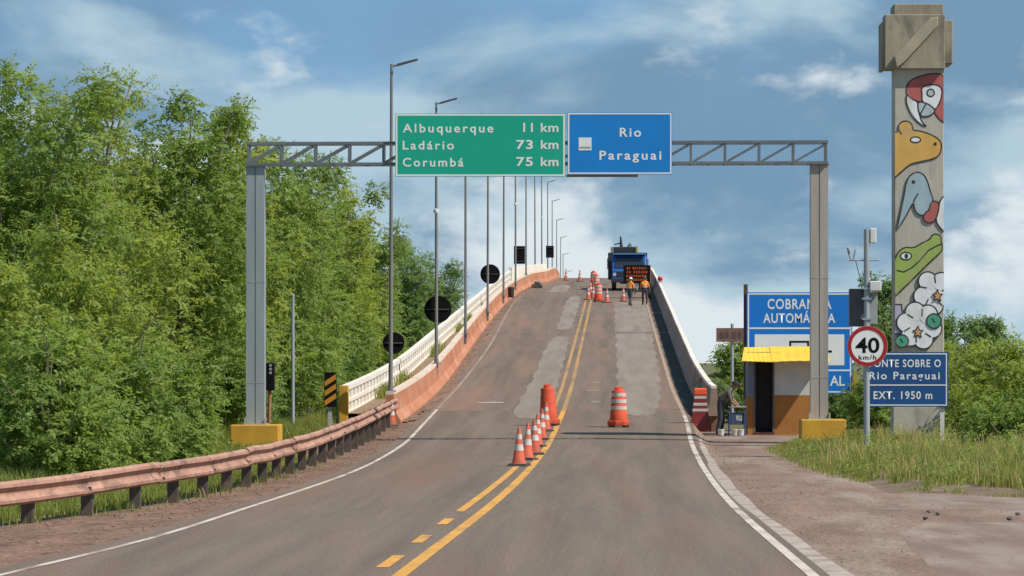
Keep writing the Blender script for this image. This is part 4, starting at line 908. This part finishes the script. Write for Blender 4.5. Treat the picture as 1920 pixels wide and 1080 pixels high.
# ------------------------------------------------------------------ truck and message board trailer at the crest
KT = 250.0; tx0 = .86; tzz = zr(KT)
tr = thing('truck', (tx0, KT, tzz), 'blue truck with dark load body parked facing us below the crest', 'truck')
pitch = math.atan((zr(KT+4)-zr(KT-1))/5)
m_tb = mat('truck_blue', (.02,.10,.36), (.018,.085,.31), scale=2, rough=.35); m_tl = mat('truck_pale_blue', (.10,.30,.62), (.09,.26,.55), rough=.35)
m_td = mat('truck_dark', (.022,.026,.032), (.03,.034,.04), scale=2, rough=.6); m_glass = mat('truck_glass', (.02,.03,.045), (.03,.04,.06), rough=.1)
def TB(x0, x1, y0, y1, z0, z1, q=None): q = q or MB(); return q.box(tx0+x0, tx0+x1, KT+y0, KT+y1, tzz+z0+ (y0+y1)/2*math.tan(pitch)*0 , tzz+z1)
TB(-.5,.5,.2,7.2,.62,.85).build('chassis', m_td, tr)
q = MB(); P = [(0,.75),(0,1.35),(.10,1.5),(.42,2.30),(.62,2.42),(1.9,2.42),(1.9,.75)]; q.prism([(y, z) for y, z in P], (tx0-1.05, KT, tzz), (0,1,0), (0,0,1), (2.3,0,0)); cab = q.build('cab', m_tb, tr, bevel=.06)
q = MB(); q.prism([(-.9,1.52),(.9,1.52),(.80,2.22),(-.80,2.22)], (tx0, KT-.0, tzz), (1,0,0), (0,0,1), (0,.02,0))
q = MB(); a = [(tx0-.9,KT+.088,tzz+1.54),(tx0+1.1,KT+.088,tzz+1.54),(tx0+1.02,KT+.385,tzz+2.24),(tx0-.82,KT+.385,tzz+2.24)]; q.add([Vector(v)+Vector((0,-.02,.0)) for v in a] + [Vector(v)+Vector((0,.03,0)) for v in a], [(0,1,2,3),(4,7,6,5),(0,4,5,1),(1,5,6,2),(2,6,7,3),(3,7,4,0)]); q.build('windscreen', m_glass, cab)
TB(-1.0,1.2,.08,.9,2.43,2.5).build('roof_visor', m_tl, cab, bevel=.03)
TB(-.75,.75,-.02,.03,.95,1.28).build('grille', m_td, cab)
TB(-1.12,1.12,-.14,.05,.55,.82).build('bumper', m_td, tr, bevel=.03)
for sx in (-.88, .88): q = MB(); disc(q, Vector((tx0+sx, 0, tzz+1.1)), .11, KT-.03, KT+.02, 18); q.build('headlight', mat('headlight', (.6,.62,.65), (.5,.52,.55), rough=.15), cab)
TB(-1.38,-1.28,.35,.5,1.45,2.2).build('mirror', m_td, cab, bevel=.02); TB(1.27,1.40,.35,.5,1.75,2.15).build('mirror', m_tl, cab, bevel=.02)
TB(-1.33,1.32,2.0,7.2,.9,2.62).build('load_body', m_td, tr, bevel=.03)
TB(-.95,.62,2.4,5.5,2.63,3.02).build('tank', m_td, tr, bevel=.04); TB(.55,.68,2.35,2.4,2.65,3.08).build('yellow_edge', m_yel, tr)
q = MB(); q.tube([(tx0-.42,KT+3,tzz+2.95),(tx0-.48,KT+3,tzz+3.75)], [.12,.05], 8); q.tube([(tx0-.48,KT+3,tzz+3.3),(tx0-.9,KT+3.2,tzz+3.2)], .04, 6); q.build('crane_mast', m_td, tr)
q = MB(); q.lathe([(.25,0),(.12,.2),(.02,.35)], 8, (tx0+.15, KT+3.2, tzz+2.98)); q.build('load_heap', mat('heap', (.12,.13,.10), (.09,.1,.08)), tr)
TB(-1.15,-.95,2.1,2.5,2.63,3.0).build('beacon_box', mat('beacon_grey', (.25,.28,.3), (.2,.22,.24)), tr)
for (sx, yy) in ((-1,.75),(1,.75),(-1,4.9),(1,4.9),(-1,6.1),(1,6.1)):
    cx_ = tx0 + sx*.92; yc = KT + yy; zc = zr(yc) + .47
    q = MB(); q.tube([(cx_-.15,yc,zc),(cx_+.15,yc,zc)], .47, 20); wh = q.build('wheel', m_rub, tr)
    q = MB(); q.tube([(cx_-.16,yc,zc),(cx_+.16,yc,zc)], .24, 16); q.build('rim', mat('rim_grey', (.25,.25,.26), (.2,.2,.2), rough=.5), wh)
VD = 232.0; vz = zr(VD); vx = (1194-VX)*VD/FPX
vm = thing('message_board', (vx, VD, vz), 'trailer message board showing amber lines in front of the truck', 'message board')
za, zb_ = px(0, 531, VD).z, px(0, 497, VD).z
q = MB(); q.box(vx-.83, vx+.83, VD, VD+.15, za, zb_); pn = q.build('panel', m_black, vm, bevel=.015)
m_amb = emit('amber_led', (.50,.09,.02), .28)
for r_ in range(4):
    z1_ = zb_ - .12 - r_ * (zb_ - za - .16) / 4; q = MB(); x_ = vx - .70 + rnd.uniform(0,.08)
    while x_ < vx + .60:
        w_ = rnd.uniform(.06,.13); q.box(x_, x_+w_, VD-.006, VD+.002, z1_-.15, z1_); x_ += w_ + rnd.uniform(.03,.07)
        if rnd.random() < .15: x_ += .1
    q.build('amber_line', m_amb, pn)
q = MB(); q.box(vx+.832, vx+.87, VD-.02, VD+.17, za, zb_); q.build('side_stripe', mat('stripe_pink', (.6,.2,.15), (.5,.16,.12)), pn)
q = MB(); q.tube([(vx, VD+.1, vz+.4), (vx, VD+.1, za+.3)], .06, 10); q.build('mast', m_galv, vm)
q = MB(); q.box(vx-.75, vx+.75, VD-.25, VD+1.4, vz+.42, vz+.52); q.build('trailer_frame', m_darkst, vm)
for sx in (-.8, .8): q = MB(); q.tube([(vx+sx-.08,VD+.6,zr(VD+.6)+.30),(vx+sx+.08,VD+.6,zr(VD+.6)+.30)], .30, 18); q.build('wheel', m_rub, vm)
for sx in (-.6, .6): q = MB(); q.bar((vx+sx,VD-.2,vz+.0),(vx+sx,VD-.2,vz+.42), .05,.05); q.build('jack', m_galv, vm)
# red warning lantern on the right barrier
ld_ = 236.0; q = MB(); t = thing('warning_lantern', (XRB, ld_, zr(ld_)+.86), 'red warning lantern on the right barrier beside the truck', 'lantern')
z_ = zr(ld_)+.86; q.box(XRB-.12, XRB+.12, ld_-.1, ld_+.1, z_, z_+.14); q.build('base', mat('lantern_white', (.7,.68,.64), (.6,.58,.54)), t); q = MB(); q.lathe([(.14,.14),(.16,.18),(.16,.32),(.10,.40),(0,.42)], 14, (XRB,ld_,z_), cap=False); q.build('lens', mat('lantern_red', (.55,.02,.03), (.5,.02,.03), rough=.3), t, smooth=True)
# bundle of dark material at the foot of the left barrier, and a bin on the walkway
bd_ = 258.0; q = MB(); bxx = -5.45; z_ = zr(bd_)
for i, (dx, dz, r) in enumerate(((-.18,.13,.15),(.10,.12,.15),(.30,.11,.12),(0,.30,.13),(.18,.27,.11))): q.tube([(bxx+dx, bd_-.4+.1*i, z_+dz), (bxx+dx+.05, bd_+.5-.05*i, z_+dz)], r, 9)
tag(q.build('material_bundle', mat('bundle_dark', (.06,.065,.045), (.10,.095,.07), scale=5)), 'dark bundle of rolled material at the foot of the left barrier', 'bundle')
bd_ = 226.0; z_ = zr(bd_)+.22; q = MB(); q.lathe([(.15,0),(.18,.05),(.20,.55),(.21,.58),(.20,.62),(.0,.68)], 14, ((958-VX)*bd_/FPX, bd_, z_)); tag(q.build('litter_bin', mat('bin_dark', (.05,.045,.045), (.035,.032,.03)), smooth=True), 'dark round bin on the walkway below the fifth lamp', 'bin')
# stones on the apron
for i, (x, y, r) in enumerate(((1735,974,.035),(1758,966,.03),(1741,962,.025),(1893,975,.04),(1908,966,.035))):
    d = FPX*2/(y-HY); q = MB(); bm = bmesh.new(); bmesh.ops.create_icosphere(bm, subdivisions=2, radius=r)
    for v in bm.verts: v.co *= rnd.uniform(.75,1.2); v.co.z *= .75
    me = bpy.data.meshes.new('stone'); bm.to_mesh(me); bm.free(); me.materials.append(mat('stone_dark', (.09,.075,.065), (.13,.105,.09), scale=20)); o = link('stone', me); o.location = ((x-VX)*d/FPX, d, .02)
    tag(o, ['dark stone in the middle of three on the side apron','rightmost of three dark stones on the side apron','smallest dark stone of the three on the side apron','lower dark stone near the right edge of the apron','upper dark stone near the right edge of the apron'][i], 'stone', 'stones on the side apron')

# ------------------------------------------------------------------ vegetation
m_bark = mat('bark', (.34,.30,.24), (.22,.19,.15), scale=3, bump=.5, coord='OBJ')
M_LEAF = [leafmat('foliage_mid', (.130,.205,.050), (.260,.350,.082), (.40,.44,.15), .50), leafmat('foliage_yellow', (.165,.230,.048), (.315,.385,.082), (.44,.46,.15), .50), leafmat('foliage_deep', (.100,.180,.053), (.200,.295,.085), (.31,.37,.13), .48)]
def twigs_mesh(name, C, Rd, n_tw, nl, L, W, droop, seed, mtl, spread=.5, tint_c=None):
    """C: clump centres (k,3), Rd: clump radii; n_tw twigs a clump, nl leaflets a twig"""
    g = np.random.default_rng(seed); K = len(C); T = K * n_tw
    ci = np.repeat(np.arange(K), n_tw)
    v = g.normal(size=(T, 3)); v /= np.linalg.norm(v, axis=1, keepdims=True); r = g.random(T) ** .28
    p = C[ci] + v * (r * Rd[ci])[:, None] * np.array([1, 1, .75])
    dr = v * .9 + g.normal(size=(T, 3)) * spread; dr[:, 2] += .25 - droop; dr /= np.linalg.norm(dr, axis=1, keepdims=True)
    tl = g.uniform(.22, .45, T)
    tt = np.linspace(.1, 1, nl)
    up = np.array([0, 0, 1.0]); sd = np.cross(dr, up); sd /= np.linalg.norm(sd, axis=1, keepdims=True) + 1e-6; nn = np.cross(sd, dr)
    roll = g.uniform(-.8, .8, T); sd2 = sd * np.cos(roll)[:, None] + nn * np.sin(roll)[:, None]
    base_ = p[:, None, :] + dr[:, None, :] * (tt[None, :, None] * tl[:, None, None]); base_[:, :, 2] -= droop * .35 * (tt[None, :] ** 2) * tl[:, None]
    sgn = np.where(np.arange(nl) % 2 == 0, 1.0, -1.0)
    ld = dr[:, None, :] * .55 + sd2[:, None, :] * sgn[None, :, None] * .8 + g.normal(size=(T, nl, 3)) * .28; ld[:, :, 2] -= droop * .25
    ld /= np.linalg.norm(ld, axis=2, keepdims=True)
    nr = (v * .8 + np.array([0, 0, .45]))[:, None, :] + g.normal(size=(T, nl, 3)) * .33; nr /= np.linalg.norm(nr, axis=2, keepdims=True)
    ld = ld - nr * (ld * nr).sum(2, keepdims=True) * .75; ld /= np.linalg.norm(ld, axis=2, keepdims=True)
    wd = np.cross(ld, nr); wd /= np.linalg.norm(wd, axis=2, keepdims=True) + 1e-6
    ll = L * g.uniform(.7, 1.3, (T, nl, 1)); ww = W * g.uniform(.7, 1.25, (T, nl, 1))
    V = np.stack([base_, base_ + ld * ll * .45 + wd * ww * .5, base_ + ld * ll, base_ + ld * ll * .45 - wd * ww * .5], axis=2).reshape(-1, 3)
    nq = T * nl; me = bpy.data.meshes.new(name); me.vertices.add(nq * 4); me.vertices.foreach_set('co', V.astype(np.float32).ravel())
    me.loops.add(nq * 4); me.loops.foreach_set('vertex_index', np.arange(nq * 4, dtype=np.int32)); me.polygons.add(nq); me.polygons.foreach_set('loop_start', np.arange(0, nq * 4, 4, dtype=np.int32))
    ct = g.normal(.42, .13, K) if tint_c is None else tint_c
    ti = np.repeat(np.clip(ct[ci] + g.normal(0, .08, T), 0, 1), nl) + g.normal(0, .05, nq); at = me.attributes.new('tint', 'FLOAT', 'FACE'); at.data.foreach_set('value', np.clip(ti, 0, 1).astype(np.float32))
    me.update(); me.validate(); me.materials.append(mtl); return me
def tree(name, label, x, d, H, rx, ry, zlow, seed, mtl, ncl=70, ntw=26, nl=12, L=.15, W=.06, droop=.35, group=None, cr=(.45,.95), cat='tree', base=0.0, lobes=4, trunk_r=.13, fuzz=8, xmax=None):
    g = np.random.default_rng(seed); t = thing(name, (x, d, base), label, cat, group)
    # crown: several lobes give an uneven outline
    LB = []
    for i in range(lobes):
        a = g.uniform(0, 2*math.pi); rr = g.uniform(.15, .55) if i else 0; f = 1.0 if i == 0 else g.uniform(.78, .97)
        LB.append((rx*rr*math.cos(a), ry*rr*math.sin(a), f))
    C = []
    while len(C) < ncl:
        lx, ly, f = LB[g.integers(len(LB))]; u = g.normal(size=3); u /= np.linalg.norm(u); r = g.random() ** .3
        top = H * f - .25; mid = (top + zlow) / 2; hz = (top - zlow) / 2
        c = np.array([lx + u[0]*r*rx*.68, ly + u[1]*r*ry*.68, mid + u[2]*r*hz])
        tz = (c[2] - zlow) / max(H - zlow, .1); c[:2] *= 1.0 - .16 * max(0, tz - .45) / .55
        if xmax is not None and x + c[0] + .9*cr[1] + .2 > xmax: c[0] = xmax - x - .9*cr[1] - .2 - abs(g.normal(0,.5))
        if c[2] > .25: C.append(c)
    for i in range(fuzz):                                   # loose sprays sticking out of the top
        lx, ly, f = LB[g.integers(len(LB))]; fx = lx + g.uniform(-.55,.55)*rx; fx = fx if xmax is None else min(fx, xmax - x - .6); C.append(np.array([fx, ly + g.uniform(-.4,.4)*ry, H*f*g.uniform(.9,1.04)]))
    C = np.array(C); Rd = g.uniform(cr[0], cr[1], len(C)); Rd[-fuzz:] *= .5
    me = twigs_mesh('crown', C, Rd, ntw, nl, L, W, droop, seed + 1, mtl); link('crown', me, t)
    q = MB(); o = Vector((x, d, base)); stems = 1 if trunk_r > .09 else 3
    for s_ in range(stems):
        bx_ = Vector((g.uniform(-.2,.2), g.uniform(-.2,.2), -.15)) * (1 if stems > 1 else .3); bx_.z = -.15
        pts = [o + bx_ + Vector((math.sin(k*1.3+seed)*.12*k*.4, math.cos(k*1.7+seed)*.1*k*.4, H*.8*k/5)) for k in range(6)]; q.tube(pts, [trunk_r*(1-.14*k) for k in range(6)], 8)
    q.build('trunk', m_bark, t, smooth=True)
    front = [k_ for k_ in range(len(C)) if C[k_][1] < -.1]; pick = list(g.choice(len(C), min(9, len(C)), replace=False)) + list(g.choice(front, min(8, len(front)), replace=False))
    for li_, i in enumerate(pick):
        c = Vector(C[i]); k = min(max(c.z / (H*.8) * .55, .08), .8); s0 = o + Vector((math.sin(5*k*1.3+seed)*.12*5*k*.4, math.cos(5*k*1.7+seed)*.1*5*k*.4, H*.8*k)); e0 = o + c
        q = MB(); mid = s0.lerp(e0, .5) + Vector((0,0,-.15)); q.tube([s0, mid, e0, e0 + (e0 - mid).normalized()*(.4 if li_ < 9 else .55) + Vector((0,-.2 if li_ >= 9 else 0,0))], [trunk_r*.45, trunk_r*.3, trunk_r*.2, .01], 6); q.build('limb', m_bark, t, smooth=True)
    return t
def P_(x, d): return (x - VX) * d / FPX
def HH(y, d): return CH + (HY - y) * d / FPX
GT = 'leafy trees left of the bridge'
TR = [ # photo x, top y, depth, rx, zlow, material, label
 (20,150,84,2.3,.8,0,'tall leafy tree at the left edge of the photo'),
 (160,150,90,2.0,1.0,1,'tall yellowish tree second from the left edge'),
 (345,172,94,2.2,.8,0,'tall rounded tree just left of the gantry column'),
 (445,245,103,1.7,.8,1,'leafy tree right behind the left gantry column'),
 (512,272,110,1.6,.8,0,'leafy tree just right of the left gantry column'),
 (575,322,116,1.75,.8,0,'leafy tree under the left truss of the gantry'),
 (645,352,130,1.7,.8,1,'tree with loose top between gantry column and first lamp'),
 (705,432,144,1.6,.8,0,'tree behind the first lamp post'),
 (770,447,172,1.7,.8,2,'tree between the first and second lamp posts'),
 (828,492,200,1.45,.8,2,'dark tree farthest along the bridge, by the second lamp'),
]
for i, (x, y, d, rx, zl, mi, lab) in enumerate(TR):
    tree('leafy_tree', lab, P_(x, d), d, HH(y, d), rx, 2.2, zl, 100 + i*7, M_LEAF[mi], ncl=(100,100,125,96,76,76,72,70,66,60)[i], ntw=44, nl=13, L=(.115,.10,.11,.13,.11,.105,.12,.11,.11,.11)[i], W=(.048,.045,.05,.065,.05,.046,.055,.046,.05,.052)[i], cr=(.5,1.0), fuzz=10, group=GT, xmax=-7.8 if d > 91 else (440-VX)*d/FPX)
BK = [(90,235,118,3.2,2,'dark tree behind the two tallest left trees'),(262,262,122,3.0,0,'tree filling the gap behind the tall left trees'),(420,330,130,2.8,2,'dark tree behind the gantry column trees'),(530,400,140,2.4,2,'dark tree behind the trees under the truss'),(-60,200,96,2.2,0,'tree cut off by the left edge of the photo'),(670,480,165,2.2,2,'dark tree behind the first lamp post trees'),(755,520,196,2.0,2,'dark tree behind the round black signs')]
for i, (x, y, d, rx, mi, lab) in enumerate(BK):
    tree('leafy_tree', lab, P_(x, d), d, HH(y, d), rx, 2.4, .4, 300 + i*5, M_LEAF[mi], ncl=90, ntw=30, nl=11, L=.16, W=.075, cr=(.6,1.15), fuzz=6, group=GT, xmax=-7.9)
SH = [(35,470,63,1.5,1,'big bush at the left edge behind the guardrail'),(150,430,68,1.6,1,'big bush behind the guardrail, second from left'),(265,440,74,1.6,1,'big bush behind the guardrail, third from left'),(385,470,98,1.6,0,'tall bush left of the gantry footing'),(440,600,99,1.1,2,'dark low bush just left of the yellow footing'),
      (530,520,112,1.4,0,'bush right of the gantry column behind the bare pole'),(585,545,118,1.3,2,'dark bush behind the striped marker board'),(640,520,128,1.3,0,'bush behind the start of the white balustrade'),(705,540,148,1.3,1,'bush behind the first round black sign'),(765,560,176,1.2,0,'bush behind the second round black sign'),
      (90,640,60,1.1,0,'low bush near the guardrail at the left'),(230,660,66,1.1,0,'low bush near the guardrail, middle left'),(325,690,71,1.0,0,'low bush behind the guardrail bend')]
for i, (x, y, d, rx, mi, lab) in enumerate(SH):
    tree('bush', lab, P_(x, d), d, HH(y, d), rx, 1.4, .1, 500 + i*3, M_LEAF[mi], ncl=48, ntw=32, nl=13, L=.11, W=.045, xmax=(-7.85 if d > 95 else (432-VX)*d/FPX), cat='bush', group='bushes behind the guardrail', cr=(.35,.7), trunk_r=.05, fuzz=6)
RT = [(1850,625,98,1.9,1,'bright bush right of the mural pillar'),(1795,640,104,1.4,1,'bush directly behind the mural pillar'),(1935,690,92,1.6,1,'bush cut off by the right edge of the photo'),(1905,760,84,1.1,0,'low dark bush at the right edge below the bright bushes'),(1868,735,92,1.1,1,'low bush right of the pillar foot'),
      (1590,720,116,.9,2,'dark bush between booth and bridge name sign'),(1655,705,112,1.0,0,'bush behind the bridge name sign posts'),(1545,700,120,1.0,2,'dark bush right behind the booth')]
for i, (x, y, d, rx, mi, lab) in enumerate(RT):
    tree('bush', lab, P_(x, d), d, HH(y, d), rx, 1.4, .1, 700 + i*3, M_LEAF[mi], ncl=44, ntw=26, nl=12, L=.12, W=.05, cat='bush', group='bushes right of the booth', cr=(.3,.6), trunk_r=.05, fuzz=6)
for i, (x, y, d, rx, mi, lab) in enumerate(((1665,532,150,1.6,2,'dark far tree behind the speed camera cabinet'),(1790,588,165,1.6,2,'dark far tree just right of the mural pillar'),(1850,598,170,1.2,2,'flat far tree right of the mural pillar against the sky'),(1385,640,128,.9,0,'tree behind the faded brown board'))):
    tree('leafy_tree', lab, P_(x, d), d, HH(y, d), rx, 1.6, 1.2 if i < 3 else .2, 800 + i*3, M_LEAF[mi], ncl=34, ntw=24, nl=11, L=.16, W=.07, cr=(.4,.75), group='trees on the right side')
# palm beyond the barrier end
pt = thing('palm_tree', (P_(1345,118), 118, 0), 'small palm with arching fronds beyond the right barrier end', 'palm')
q = MB(); x_ = P_(1345,118); q.tube([(x_,118,-.1),(x_+.03,118,.7),(x_,118,1.3)], [.12,.1,.08], 10); q.build('trunk', m_bark, pt, smooth=True)
m_frond = mat('frond_green', (.12,.17,.04), (.08,.13,.03), scale=4)
for k in range(13):
    a = 2*math.pi*k/13 + .2; ln = rnd.uniform(.85,1.15); rise = rnd.uniform(.25,.95); q = MB()
    cl = []
    for j in range(9):
        s_ = j/8; cl.append(Vector((x_ + math.cos(a)*ln*s_*(1-.25*rise*s_), 118 + math.sin(a)*ln*s_*.8, 1.3 + rise*1.1*s_ - 1.0*s_*s_)))
    q.tube(cl, [.018*(1-.09*j) for j in range(9)], 5)
    for j in range(1, 9):
        for u_ in (.0, .5):
            p = cl[j-1].lerp(cl[j], u_); tdir = (cl[j]-cl[j-1]).normalized(); sd = tdir.cross(Vector((0,0,1))).normalized(); w_ = .30*(1-.75*(j/8)**2)
            for s2 in (-1, 1): e_ = p + sd*s2*w_ + tdir*.12 - Vector((0,0,.10)); q.add([p - tdir*.018, p + tdir*.018, e_], [(0,1,2)])
    q.build('frond', m_frond, pt, fix=False)
# loose gravel and clods on the shoulders
def gravel(name, label, pts, seed, m):
    g = np.random.default_rng(seed); q = MB()
    for x, d, z, r_ in pts:
        a = g.uniform(0, 6.28); k = g.uniform(.6, 1.3, 6) * r_
        q.add([(x+k[0]*math.cos(a),d+k[0]*math.sin(a),z),(x-k[1]*math.sin(a),d+k[1]*math.cos(a),z),(x-k[2]*math.cos(a),d-k[2]*math.sin(a),z),(x+k[3]*math.sin(a),d-k[3]*math.cos(a),z),(x,d,z+k[4]*.8),(x,d,z-k[5]*.5)],
              [(0,1,4),(1,2,4),(2,3,4),(3,0,4),(1,0,5),(2,1,5),(3,2,5),(0,3,5)])
    return tag(q.build(name, m, fix=False), label, 'gravel', kind='stuff')
g = np.random.default_rng(21); PL = []
for _ in range(1500):
    d = 35 + 68 * g.random() ** 1.2; e = left_edge(d); w = max(.3, e - gx(d)); x = e - w * (g.random() ** .7) ; PL.append((x, d, max(zr(d) - .02, -.02), .008 + .022 * g.random() ** 3))
for _ in range(900):
    d = 103.5 + 120 * g.random(); PL.append((x_lb(d) + .3 + abs(g.normal(0, .14)), d, zr(d) + .008, .012 + .035 * g.random() ** 3))
gravel('gravel', 'loose reddish gravel and clods along the left shoulder and barrier foot', PL, 3, mat('clod', (.17,.105,.075), (.26,.18,.135), scale=6))
PL = []
for _ in range(1500):
    d = 34 + 62 * g.random(); x = right_edge(d) + .3 + 9 * g.random() ** 2.2
    if d > 57 and x > 3.7: continue
    PL.append((x, d, -.01, .008 + .022 * g.random() ** 4))
gravel('gravel', 'loose gravel scattered over the right side apron', PL, 4, mat('apron_gravel', (.24,.18,.145), (.15,.11,.09), scale=6))
# grass
m_gr1 = leafmat('grass_green', (.11,.165,.03), (.29,.32,.075), (.56,.45,.20), .35)
def grass(name, label, pts, hts, seed, tint, wid=.012):
    g = np.random.default_rng(seed); n = len(pts); a = g.uniform(0, 2*math.pi, n); bend = g.uniform(.1,.55,n) * hts
    sd = np.stack([np.cos(a), np.sin(a), np.zeros(n)], 1) * (wid * g.uniform(.7,1.4,n))[:, None]; b2 = g.uniform(0, 2*math.pi, n); bd = np.stack([np.cos(b2)*bend, np.sin(b2)*bend, np.zeros(n)], 1)
    z = np.array([0,0,1.0]); V = np.stack([pts - sd, pts + sd, pts + sd*.7 + bd*.3 + z*(hts*.55)[:,None], pts - sd*.7 + bd*.3 + z*(hts*.55)[:,None], pts + bd + z*hts[:,None]], 1).reshape(-1, 3)
    me = bpy.data.meshes.new(name); me.vertices.add(n*5); me.vertices.foreach_set('co', V.astype(np.float32).ravel()); k = np.arange(n)[:, None]*5
    li = np.concatenate([k + np.array([0,1,2,3]), k + np.array([3,2,4])], 1).astype(np.int32).ravel(); me.loops.add(n*7); me.loops.foreach_set('vertex_index', li)
    ls = (np.arange(n)[:, None]*7 + np.array([0,4])).astype(np.int32).ravel(); me.polygons.add(n*2); me.polygons.foreach_set('loop_start', ls)
    at = me.attributes.new('tint', 'FLOAT', 'FACE'); at.data.foreach_set('value', np.repeat(np.clip(tint,0,1), 2).astype(np.float32)); me.update(); me.validate(); me.materials.append(m_gr1)
    return tag(link(name, me), label, 'grass', kind='stuff')
g = np.random.default_rng(5); P = []; 
while len(P) < 105000:
    x, d = g.uniform(3.4, 14), 55.8 + 44 * g.random() ** 1.25; s_ = inside_bank(x, d)
    if s_ < g.uniform(-.05,.25): continue
    if 3.9 < x < 6.6 and 99 < d: continue
    cl = math.sin(x*2.3+1)*math.sin(d*.9)+math.sin(x*5.1)*math.sin(d*2.3+x)
    if s_ < 1.1 and d < 66 and cl > .05: continue
    if cl < -.9 and g.random() < .7: continue
    P.append((x, d, bank_z(x, d) - .02, s_, cl))
P = np.array(P); hh = (.10 + .26 * np.clip(P[:,3]/1.8, 0, 1)) * g.uniform(.4,1.25,len(P)) * (1 + .35*P[:,4]) * np.where((P[:,0] < 8.6) & (P[:,1] > 72), .55, 1.0); dry = (g.random(len(P)) < .16 + .14*(P[:,4] > .2)) * g.uniform(.3,.6,len(P))
grass('grass', 'tall green and straw coloured grass on the right bank', P[:,:3], np.clip(hh,.08,.75), 11, g.normal(.40,.14,len(P)) + dry, .0075)
P = []
while len(P) < 80000:
    d = 34 + 76 * g.random() ** 1.1; x = gx(max(d,26)) + .12 - abs(g.normal(0, 1)) * 3.0
    if d > 97 and x > -7.75: continue
    if x > -6.9 and d > 80: continue
    if x > gx(max(d,26)) - .45 and g.random() < .9: continue
    P.append((x, d, max(-.06, zr(d) - .05 - max(0, -8.3 - x)*.77) - .01))
P = np.array(P); cl = np.sin(P[:,0]*1.9)*np.sin(P[:,1]*.8) ; hh = (.15 + .06*np.clip(-P[:,0]-7,0,6) + .10*(P[:,1] > 94)) * np.where((P[:,1] < 93) & (P[:,1] > 66), .5, 1.0) * g.uniform(.5,1.4,len(P)) * (1+.35*cl)
grass('grass', 'short bright grass on the verge behind the guardrail', P, np.clip(hh,.06,.6), 12, g.normal(.40,.13,len(P)) + (g.random(len(P)) < .10)*.35, .008)
g2 = np.random.default_rng(77); Q = []
while len(Q) < 3200:
    x, d = g2.uniform(3.6, 13), 57 + 40 * g2.random(); s_ = inside_bank(x, d)
    if s_ < .5 or math.sin(x*1.7+2)*math.sin(d*.5+x) < .0 or (x < 6.2 and d > 76): continue
    Q.append((x, d, bank_z(x, d) - .02))
Q = np.array(Q); grass('dry_grass', 'tall dry straw stalks standing among the green grass of the bank', Q, g2.uniform(.3,.62,len(Q)), 14, g2.uniform(.82,1.0,len(Q)), .006)
WC = []
while len(WC) < 110:
    x, d = g2.uniform(3.7, 12), 57 + 38 * g2.random(); s_ = inside_bank(x, d)
    if s_ < .3 or (x < 6.2 and d > 80): continue
    WC.append((x, d, bank_z(x, d) + .12))
WC = np.array(WC); tag(link('weeds', twigs_mesh('weeds', WC, g2.uniform(.12,.3,len(WC)), 16, 8, .07, .035, .1, 78, M_LEAF[0])), 'low broad leaved weeds growing in the grass of the right bank', 'weeds', kind='stuff')
P = []
for _ in range(2600):
    d = 112 + 95 * g.random(); P.append((-7.4 + abs(g.normal(0,.18)), d, zr(d) + .22))
P = np.array(P); keep = np.sin(P[:,1]*.55) + np.sin(P[:,1]*.21+1) > .6; P = P[keep]
grass('weeds', 'weeds sprouting on the walkway behind the left barrier', P, g.uniform(.15,.5,len(P)), 13, g.normal(.5,.15,len(P)), .02)
